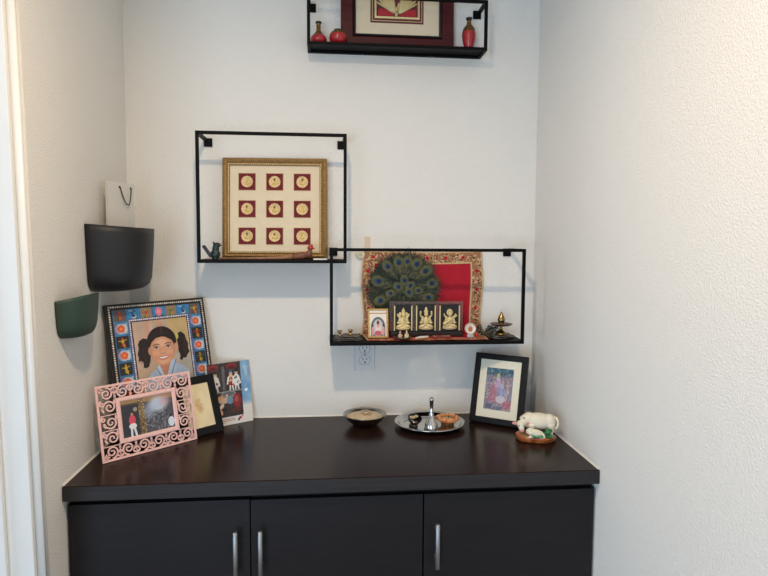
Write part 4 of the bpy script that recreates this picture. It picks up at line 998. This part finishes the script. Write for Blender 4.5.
for sx in (-1, 1):
    for sz, zc in ((1, fh), (-1, 0)):
        for aa in (0.35, PI/4, PI/2-0.35): leaf(sx*(fw/2-0.008-0.006*math.cos(aa)), zc-sz*(0.008+0.006*math.sin(aa)), math.atan2(-sz*math.sin(aa), -sx*math.cos(aa)), 0.018, 0.0055)
b.build('lace_scrollwork', M_pink, t)
cv = Canvas(ow+0.002, oh+0.002, 0.0008, (72, 72, 78)); w_, h_ = cv.w, cv.h; X, Z = cv.X, cv.Z
cv.C *= (0.95+0.3*cv.noise(0.006, 7))[..., None]
cv.rect(-w_/2, h_*0.86, w_/2, h_, (156, 124, 88)); cv.rect(-w_/2, h_*0.86, -w_*0.18, h_*0.9, (92, 72, 56))
cv.rect(-w_/2, 0, -w_*0.18, h_*0.86, (52, 54, 62)); cv.rect(-w_*0.18, 0, -w_*0.06, h_, (134, 110, 78)); 
r = random.Random(6)
for q in range(70): cv.ell(r.uniform(-w_*0.18, -w_*0.06), r.uniform(0, h_), 0.0022, 0.0014, r.choice([(84, 66, 48), (190, 166, 120), (60, 50, 44)]), r.uniform(0, 3))
for q in range(130): x = r.uniform(-w_*0.04, w_*0.46); z = r.uniform(0, h_*0.62); cv.ell(x, z, 0.004, 0.0014, r.choice([(130, 132, 138), (60, 62, 70), (160, 162, 168), (96, 100, 110)]), r.uniform(0, 3), 0.7)
cv.ell(w_*0.2, h_*0.74, w_*0.17, h_*0.20, (196, 208, 226), 0, 0.9, 0.012); cv.ell(w_*0.34, h_*0.80, w_*0.10, h_*0.15, (206, 160, 166), 0, 0.6, 0.012); cv.ell(w_*0.02, h_*0.6, w_*0.10, h_*0.2, (170, 184, 206), 0, 0.6, 0.012)
cv.ell(w_*0.43, h_*0.18, 0.010, 0.014, (214, 220, 230)); cv.ell(w_*0.43, h_*0.36, 0.004, 0.005, (60, 44, 40))
cx = -w_*0.31; cv.ell(cx, h_*0.62, 0.0048, 0.0058, (60, 40, 36)); cv.ell(cx, h_*0.60, 0.0034, 0.0044, (196, 146, 118)); cv.ell(cx, h_*0.44, 0.0095, 0.014, (214, 76, 92)); cv.ell(cx, h_*0.28, 0.011, 0.008, (232, 228, 232)); cv.line([(cx-0.004, h_*0.24), (cx-0.005, 0.002)], 0.006, (226, 222, 228)); cv.line([(cx+0.004, h_*0.24), (cx+0.008, 0.003)], 0.006, (226, 222, 228))
cv.ell(-w_*0.24, h_*0.72, 0.006, 0.006, (186, 168, 150), 0, 0.8)
o = cv.build('landscape_photo', M_print, t); o.location = (0, 0.0020, oz-0.001)
MB().box(-ow/2-0.003, ow/2+0.003, 0.0028, 0.0046, oz-0.003, oz+oh+0.003).build('backing', M_board, t)

# ---- black frame with the blue-pink painting on the right
t = leaning('art_photo_frame', 'black frame with wide cream mat and a blue and pink painting in the right corner', 'picture frame', 1.1800, -0.1520, CZ, -0.6062, 0.2633, 0.018)
fw, fh = 0.1776, 0.2278
b = MB(); b.ring(fw, fh, [(0, 0.018), (0, 0.001), (0.001, 0), (0.017, 0), (0.0195, 0.003), (0.0195, 0.018)]); b.build('frame', M_blackwood, t, bevel=0.0007)
MB().box(-fw/2+0.019, fw/2-0.019, 0.0060, 0.0085, 0.019, fh-0.019).build('mat_board', mat('ivory_mat_board', (232, 226, 204), 0.75, var=0.03, vscale=60), t)
cv = Canvas(0.0915, 0.1365, 0.0008, (120, 112, 124)); w_, h_ = cv.w, cv.h
cv.blend(np.clip((cv.Z-h_*0.80)/0.012, 0, 1), (34, 78, 104)); r = random.Random(21)
for q in range(90): cv.ell(r.uniform(-w_/2, w_/2), r.uniform(h_*0.78, h_), 0.0026, 0.0018, r.choice([(24, 62, 84), (46, 110, 124), (96, 150, 150), (18, 44, 66), (130, 160, 140)]), r.uniform(0, 3))
for q in range(260): cv.ell(r.uniform(-w_/2, w_/2), r.uniform(0, h_*0.8), 0.0042, 0.0026, r.choice([(148, 96, 110), (188, 150, 140), (94, 110, 150), (70, 80, 116), (176, 124, 120), (150, 150, 170), (206, 182, 168)]), r.uniform(0, 3), 0.75)
cv.ell(-w_*0.05, h_*0.74, 0.006, 0.0085, (206, 206, 224)); cv.ell(-w_*0.05, h_*0.82, 0.006, 0.008, (190, 176, 120)); cv.ell(-w_*0.06, h_*0.58, 0.013, 0.020, (196, 156, 196)); cv.line([(-w_*0.2, h_*0.58), (-w_*0.28, h_*0.44), (-w_*0.3, h_*0.2)], 0.008, (176, 92, 112)); cv.ell(-w_*0.16, h_*0.36, 0.010, 0.028, (168, 96, 116), 0.15)
cv.line([(-w_*0.05, h_*0.5), (-w_*0.02, h_*0.2)], 0.009, (150, 128, 160)); cv.ell(w_*0.16, h_*0.42, 0.012, 0.020, (138, 152, 200), 0.3); cv.ell(w_*0.12, h_*0.58, 0.0065, 0.008, (176, 176, 206)); cv.ell(w_*0.1, h_*0.26, 0.016, 0.012, (206, 200, 204)); cv.ell(w_*0.34, h_*0.14, 0.015, 0.014, (178, 76, 96)); cv.ell(-w_*0.3, h_*0.08, 0.016, 0.008, (66, 70, 92)); cv.ell(0, h_*0.06, 0.02, 0.007, (80, 92, 122)); cv.line([(w_*0.3, h_*0.2), (w_*0.34, h_*0.7)], 0.004, (206, 160, 140))
for q in range(330): cv.ell(r.uniform(-w_/2, w_/2), r.uniform(0, h_*0.8), r.uniform(0.0012, 0.0032), 0.0011, r.choice([(196, 176, 178), (112, 122, 162), (88, 92, 122), (190, 148, 156), (212, 204, 206), (142, 120, 140)]), r.uniform(0, 3), 0.7)
cv.C = cv.C*0.78+np.array((178, 172, 178))*0.22
o = cv.build('painting', M_print, t); o.location = (0, 0.0056, 0.0455)
MB().box(-fw/2+0.004, fw/2-0.004, 0.0088, 0.0178, 0.004, fh-0.004).build('backing', M_board, t)
easel(t, fw, fh, 0.018)

# ================================================================== THINGS ON THE COUNTER
# ---- steel bowl with rice and a little metal ball
BX, BY = 0.7620, -0.1030
o = MB().lathe([(0, 0.0), (0.036, 0.0), (0.040, 0.003), (0.057, 0.0165), (0.0665, 0.030), (0.0715, 0.0345), (0.0705, 0.036), (0.0645, 0.0325), (0.054, 0.019), (0.038, 0.006), (0, 0.0045)], 56, (BX, BY, CZ+0.0003)).build('steel_bowl', mat('darkened_steel', (186, 180, 168), 0.25, 1.0, var=0.3, vscale=60))
tag(o, 'shallow round steel bowl filled with speckled rice on the worktop', 'bowl')
m = bpy.data.materials.new('speckled_rice'); m.use_nodes = True; N = m.node_tree.nodes; L = m.node_tree.links; pb = N['Principled BSDF']; pb.inputs['Roughness'].default_value = 0.8
tc = N.new('ShaderNodeTexCoord'); vo = N.new('ShaderNodeTexVoronoi'); vo.inputs['Scale'].default_value = 330; L.new(tc.outputs['Object'], vo.inputs['Vector'])
n1 = N.new('ShaderNodeTexNoise'); n1.inputs['Scale'].default_value = 120; n1.inputs['Detail'].default_value = 3; L.new(tc.outputs['Object'], n1.inputs['Vector'])
r1 = N.new('ShaderNodeValToRGB'); L.new(n1.outputs['Fac'], r1.inputs[0]); r1.color_ramp.interpolation = 'LINEAR'
r1.color_ramp.elements[0].position = 0.30; r1.color_ramp.elements[0].color = (*lin((96, 112, 72)), 1); r1.color_ramp.elements[1].position = 0.70; r1.color_ramp.elements[1].color = (*lin((214, 120, 112)), 1)
for ps, c_ in ((0.40, (226, 210, 168)), (0.56, (232, 216, 186))): e = r1.color_ramp.elements.new(ps); e.color = (*lin(c_), 1)
mx = N.new('ShaderNodeMixRGB'); mx.blend_type = 'MULTIPLY'; mx.inputs[0].default_value = 0.22; L.new(r1.outputs[0], mx.inputs[1]); L.new(vo.outputs['Color'], mx.inputs[2]); L.new(mx.outputs[0], pb.inputs['Base Color'])
bp = N.new('ShaderNodeBump'); bp.inputs['Strength'].default_value = 0.7; bp.inputs['Distance'].default_value = 0.003; L.new(vo.outputs['Distance'], bp.inputs['Height']); L.new(bp.outputs[0], pb.inputs['Normal'])
rr = random.Random(1); prof = [(0, 0.0375), (0.012, 0.0375), (0.022, 0.0365), (0.032, 0.0355), (0.042, 0.034), (0.050, 0.0315), (0.0580, 0.0275), (0.055, 0.022), (0, 0.020)]
ph_ = [rr.uniform(0, 6) for _ in range(4)]
o = MB().lathe(prof, 64, (BX, BY, CZ+0.0003), flute=lambda th, r, z: r*(1+0.012*math.sin(5*th+ph_[0])+0.014*math.sin(9*th+ph_[1])) if r < 0.05 else r).build('rice_mixture', m)
tag(o, 'heap of pale rice flecked with pink and green in the steel bowl', 'rice', kind='stuff')
o = MB().lathe([(0, 0), (0.009, 0), (0.0140, 0.0025), (0.0165, 0.007), (0.0145, 0.0115), (0.0135, 0.0105), (0.011, 0.0095), (0, 0.0125)], 30, (BX+0.0015, BY-0.010, CZ+0.0370)).build('metal_cup', mat('warm_tin', (222, 196, 172), 0.3, 0.7, var=0.25, vscale=80))
tag(o, 'tiny shiny metal cup sitting in the middle of the rice', 'cup')

# ---- tray with bell and lamps
TX, TY = 0.9700, -0.1340
o = MB().lathe([(0, 0.0016), (0.050, 0.0010), (0.090, 0.0), (0.096, 0.002), (0.1035, 0.0120), (0.1080, 0.0150), (0.1125, 0.0135), (0.1145, 0.0155), (0.1120, 0.0175), (0.1070, 0.0170), (0.1015, 0.0130), (0.0960, 0.0042), (0.0925, 0.0026), (0.089, 0.0024), (0, 0.0024)], 72, (TX, TY, CZ+0.0003)).build('steel_tray', M_silver)
tag(o, 'round polished steel tray with a raised rim beside the rice bowl', 'tray')
tz = CZ+0.0029
t = thing('hand_bell', 'tall silver bell with a long tapering handle on the steel tray', 'bell', (0.9650, -0.1940, tz))
MB().lathe([(0.0195, 0.001), (0.0225, 0), (0.0232, 0.003), (0.0212, 0.010), (0.0200, 0.020), (0.0182, 0.026), (0.0125, 0.034), (0.0085, 0.046), (0.0062, 0.058)], 40).build('bell_body', M_silver, t)
MB().lathe([(0.0064, 0.0575), (0.0068, 0.060), (0.0060, 0.062), (0.0056, 0.075), (0.0066, 0.094), (0.0078, 0.099), (0.0066, 0.1035), (0.003, 0.1065), (0, 0.107)], 28).build('handle', M_silver, t)
MB().lathe([(0, 0.0035), (0.004, 0.005), (0.005, 0.008), (0.0035, 0.011), (0.001, 0.013), (0.001, 0.04), (0, 0.04)], 16).build('clapper', M_brass, t)
M_dark = mat('tarnished_silver', (120, 112, 100), 0.18, 1.0, vscale=70, rgb2=(52, 48, 44))
t = thing('tray_lamp', 'small dark shiny metal lamp bowl on the left of the tray', 'oil lamp', (0.9165, -0.1400, tz)); t.scale = (1.15, 1.15, 1.1)
b = MB(); b.M = Matrix.Rotation(0.22, 4, 'Y') @ Matrix.Rotation(0.32, 4, 'X'); b.M = Matrix.Translation((0, 0, 0.0065)) @ b.M
b.lathe([(0, 0), (0.008, 0), (0.0115, 0.003), (0.0170, 0.012), (0.0195, 0.022), (0.0180, 0.0225), (0.0150, 0.013), (0.008, 0.006), (0, 0.005)], 36, flute=lambda th, r, z: r*(1+0.16*max(0, math.cos(th-3.6))**6*(z > 0.01))); b.build('lamp_bowl', M_dark, t)
b = MB(); b.lathe([(0, 0), (0.0125, 0), (0.013, 0.003), (0.009, 0.0065), (0.006, 0.0095), (0, 0.0095)], 28); b.build('lamp_foot', M_dark, t)
b = MB(); b.ell((-0.004, -0.004, 0.026), (0.0085, 0.007, 0.005), 14, 8); b.ell((0.007, 0.002, 0.027), (0.006, 0.006, 0.0045), 12, 8); b.build('cotton', mat('oily_cotton', (196, 178, 140), 0.6, var=0.3, vscale=120), t)
t = thing('clay_lamp', 'orange painted clay lamp with frilled rim on the right of the tray', 'oil lamp', (1.0290, -0.1330, tz))
M_or = mat('orange_paint', (206, 98, 44), 0.45, vscale=130, rgb2=(226, 168, 110), bump=0.4, bscale=300)
b = MB(); b.lathe([(0, 0.0), (0.018, 0.0), (0.022, 0.003), (0.019, 0.008), (0, 0.008)], 32); b.build('foot', mat('brown_clay', (98, 62, 36), 0.5, vscale=90, rgb2=(150, 110, 60)), t)
b = MB(); b.lathe([(0, 0.0078), (0.018, 0.0078), (0.028, 0.012), (0.0365, 0.0185), (0.0385, 0.0235), (0.0350, 0.0265), (0.0310, 0.0245), (0.024, 0.0195), (0, 0.017)], 56, flute=lambda th, r, z: r*(1+(0.055*math.cos(14*th) if r > 0.03 else 0))); b.build('dish', M_or, t)
b = MB(); b.lathe([(0, 0.0172), (0.023, 0.0196), (0.0255, 0.0216), (0, 0.0222)], 36); b.build('wax', mat('golden_wax', (214, 170, 110), 0.4, var=0.3, vscale=140), t)
b = MB(); b.tube([(0.003, 0, 0.021), (0.003, 0, 0.027), (0.0045, 0, 0.031)], [0.0018, 0.0015, 0.001], 8); b.build('wick', M_slot, t)
b = MB()
for q in range(9): a = 2*PI*q/9; b.ell((0.031*math.cos(a), 0.031*math.sin(a), 0.0262), (0.0034, 0.0034, 0.0016), 8, 5)
b.build('paint_dots', mat('cream_paint', (232, 214, 176), 0.5, var=0.05, vscale=100), t)

# ---- cow and calf figurine
t = thing('cow_figurine', 'white cow and calf figurine on an orange-brown base in the right corner', 'figurine', (1.2655, -0.3000, CZ+0.0003), (0, 0, -0.20))
M_cow = mat('cream_resin', (232, 222, 200), 0.45, var=0.08, vscale=60)
M_pinkr = mat('pink_resin', (222, 150, 140), 0.45, var=0.1, vscale=80)
M_base = mat('orange_brown_resin', (196, 112, 58), 0.32, vscale=50, rgb2=(132, 70, 36), coat=0.3)
b = MB(); n = 44; vs = []
for (k, z) in ((0.86, 0.0), (0.97, 0.004), (0.94, 0.0105), (0.99, 0.0125), (0.90, 0.0175)):
    for q in range(n):
        a = 2*PI*q/n; rr_ = 1+0.035*math.sin(5*a+1)+0.02*math.sin(9*a)
        vs.append((0.061*k*rr_*math.cos(a), 0.040*k*rr_*math.sin(a), z+(0.0035*math.cos(a+PI) if z > 0.012 else 0)))
vs += [(0, 0, 0), (0, 0, 0.018)]; ci = len(vs)-2
b.add(vs, [(i*n+q, i*n+(q+1) % n, (i+1)*n+(q+1) % n, (i+1)*n+q) for i in range(4) for q in range(n)] + [((q+1) % n, q, ci) for q in range(n)] + [(4*n+q, 4*n+(q+1) % n, ci+1) for q in range(n)], True)
b.build('base', M_base, t)
b = MB(); r = random.Random(8)
for q in range(26):
    x, y = r.uniform(-0.045, 0.045), r.uniform(-0.030, 0.020); b.ell((x, y, 0.018), (0.008, 0.006, 0.0035), 8, 5)
b.build('grass', mat('resin_grass', (88, 104, 62), 0.6, vscale=90, rgb2=(150, 140, 96)), t)
b = MB(); RY = lambda a: Matrix.Rotation(a, 3, 'Y')
b.ell((0.010, 0.008, 0.0565), (0.048, 0.023, 0.0250), 24, 14, RY(0.05)); b.ell((-0.020, 0.008, 0.0585), (0.023, 0.020, 0.0240), 18, 12); b.ell((0.038, 0.008, 0.0555), (0.022, 0.022, 0.0240), 18, 12)
b.tube([(-0.022, 0.006, 0.064), (-0.037, 0.000, 0.058), (-0.046, -0.008, 0.050)], [0.018, 0.0155, 0.0115], 14)
b.ell((-0.046, -0.011, 0.051), (0.0130, 0.0115, 0.0125), 16, 10); b.tube([(-0.046, -0.012, 0.049), (-0.045, -0.019, 0.039), (-0.0440, -0.023, 0.033)], [0.0112, 0.0082, 0.0066], 14)
for (x, y, top) in ((-0.014, -0.006, 0.044), (-0.010, 0.021, 0.044), (0.043, -0.007, 0.044), (0.047, 0.022, 0.044)):
    b.tube([(x, y, top+0.006), (x+0.001, y, 0.034), (x, y, 0.027), (x, y, 0.016)], [0.0115, 0.0082, 0.0068, 0.0070], 12)
b.build('cow_body', M_cow, t, remesh=0.0014, smooth_it=3)
b = MB(); b.tube([(0.054, 0.006, 0.070), (0.0605, 0.000, 0.069), (0.0645, -0.004, 0.058), (0.0625, -0.006, 0.045), (0.055, -0.008, 0.037)], [0.0044, 0.0034, 0.0030, 0.0030, 0.0042], 10); b.build('tail', M_cow, t)
for sx, x0 in ((-1, -0.054), (1, -0.037)):
    b = MB(); b.ell((x0+sx*0.0080, -0.010, 0.0525+0.001*sx), (0.0105, 0.0034, 0.0050), 14, 8, RY(0.12)); b.build('ear', M_pinkr, t)
for x0 in (-0.039, -0.050):
    b = MB(); b.tube([(x0, -0.009, 0.060), (x0+(0.003 if x0 > -0.045 else -0.003), -0.010, 0.067), (x0, -0.011, 0.071)], [0.0034, 0.0028, 0.0010], 8); b.build('horn', M_slot, t)
b = MB(); b.ell((-0.044, -0.0248, 0.0345), (0.0066, 0.0052, 0.0054), 14, 8); b.build('muzzle', M_pinkr, t)
for dx in (-0.0068, 0.0068):
    b = MB(); b.ell((-0.0455+dx, -0.0208, 0.0480), (0.0017, 0.0015, 0.0019), 8, 6); b.build('eye', M_slot, t)
b = MB(); b.ell((-0.005, -0.026, 0.0285), (0.0265, 0.0110, 0.0125), 18, 10, RY(0.18)); b.ell((-0.023, -0.028, 0.035), (0.0110, 0.0085, 0.0090), 14, 8, RY(-0.5)); b.tube([(-0.023, -0.030, 0.035), (-0.019, -0.037, 0.027)], [0.0065, 0.0046], 10)
b.tube([(0.016, -0.028, 0.025), (0.020, -0.035, 0.020), (0.006, -0.037, 0.0185)], [0.0065, 0.0044, 0.0034], 10); b.tube([(-0.014, -0.030, 0.024), (-0.016, -0.036, 0.020), (-0.026, -0.036, 0.0190)], [0.005, 0.0038, 0.0034], 10)
b.build('calf', M_cow, t, remesh=0.0012, smooth_it=2)
b = MB()
for k in range(18):
    a = 2.4*k; q = k/18; b.ell((0.031+0.011*math.cos(a)*q, -0.026+0.007*math.sin(a)*q, 0.028+0.009*math.sin(1.3*k)), (0.0065, 0.005, 0.0055), 8, 6)
b.build('leafy_bush', mat('green_enamel', (52, 134, 66), 0.4, vscale=110, rgb2=(30, 84, 48)), t)
b = MB()
for (x, y, z) in ((-0.012, -0.036, 0.022), (0.002, -0.038, 0.0215), (0.010, -0.037, 0.022)): b.ell((x, y, z), (0.008, 0.004, 0.0045), 10, 6)
b.build('leaves', mat('pale_leaf_enamel', (104, 158, 118), 0.45, var=0.3, vscale=100), t)
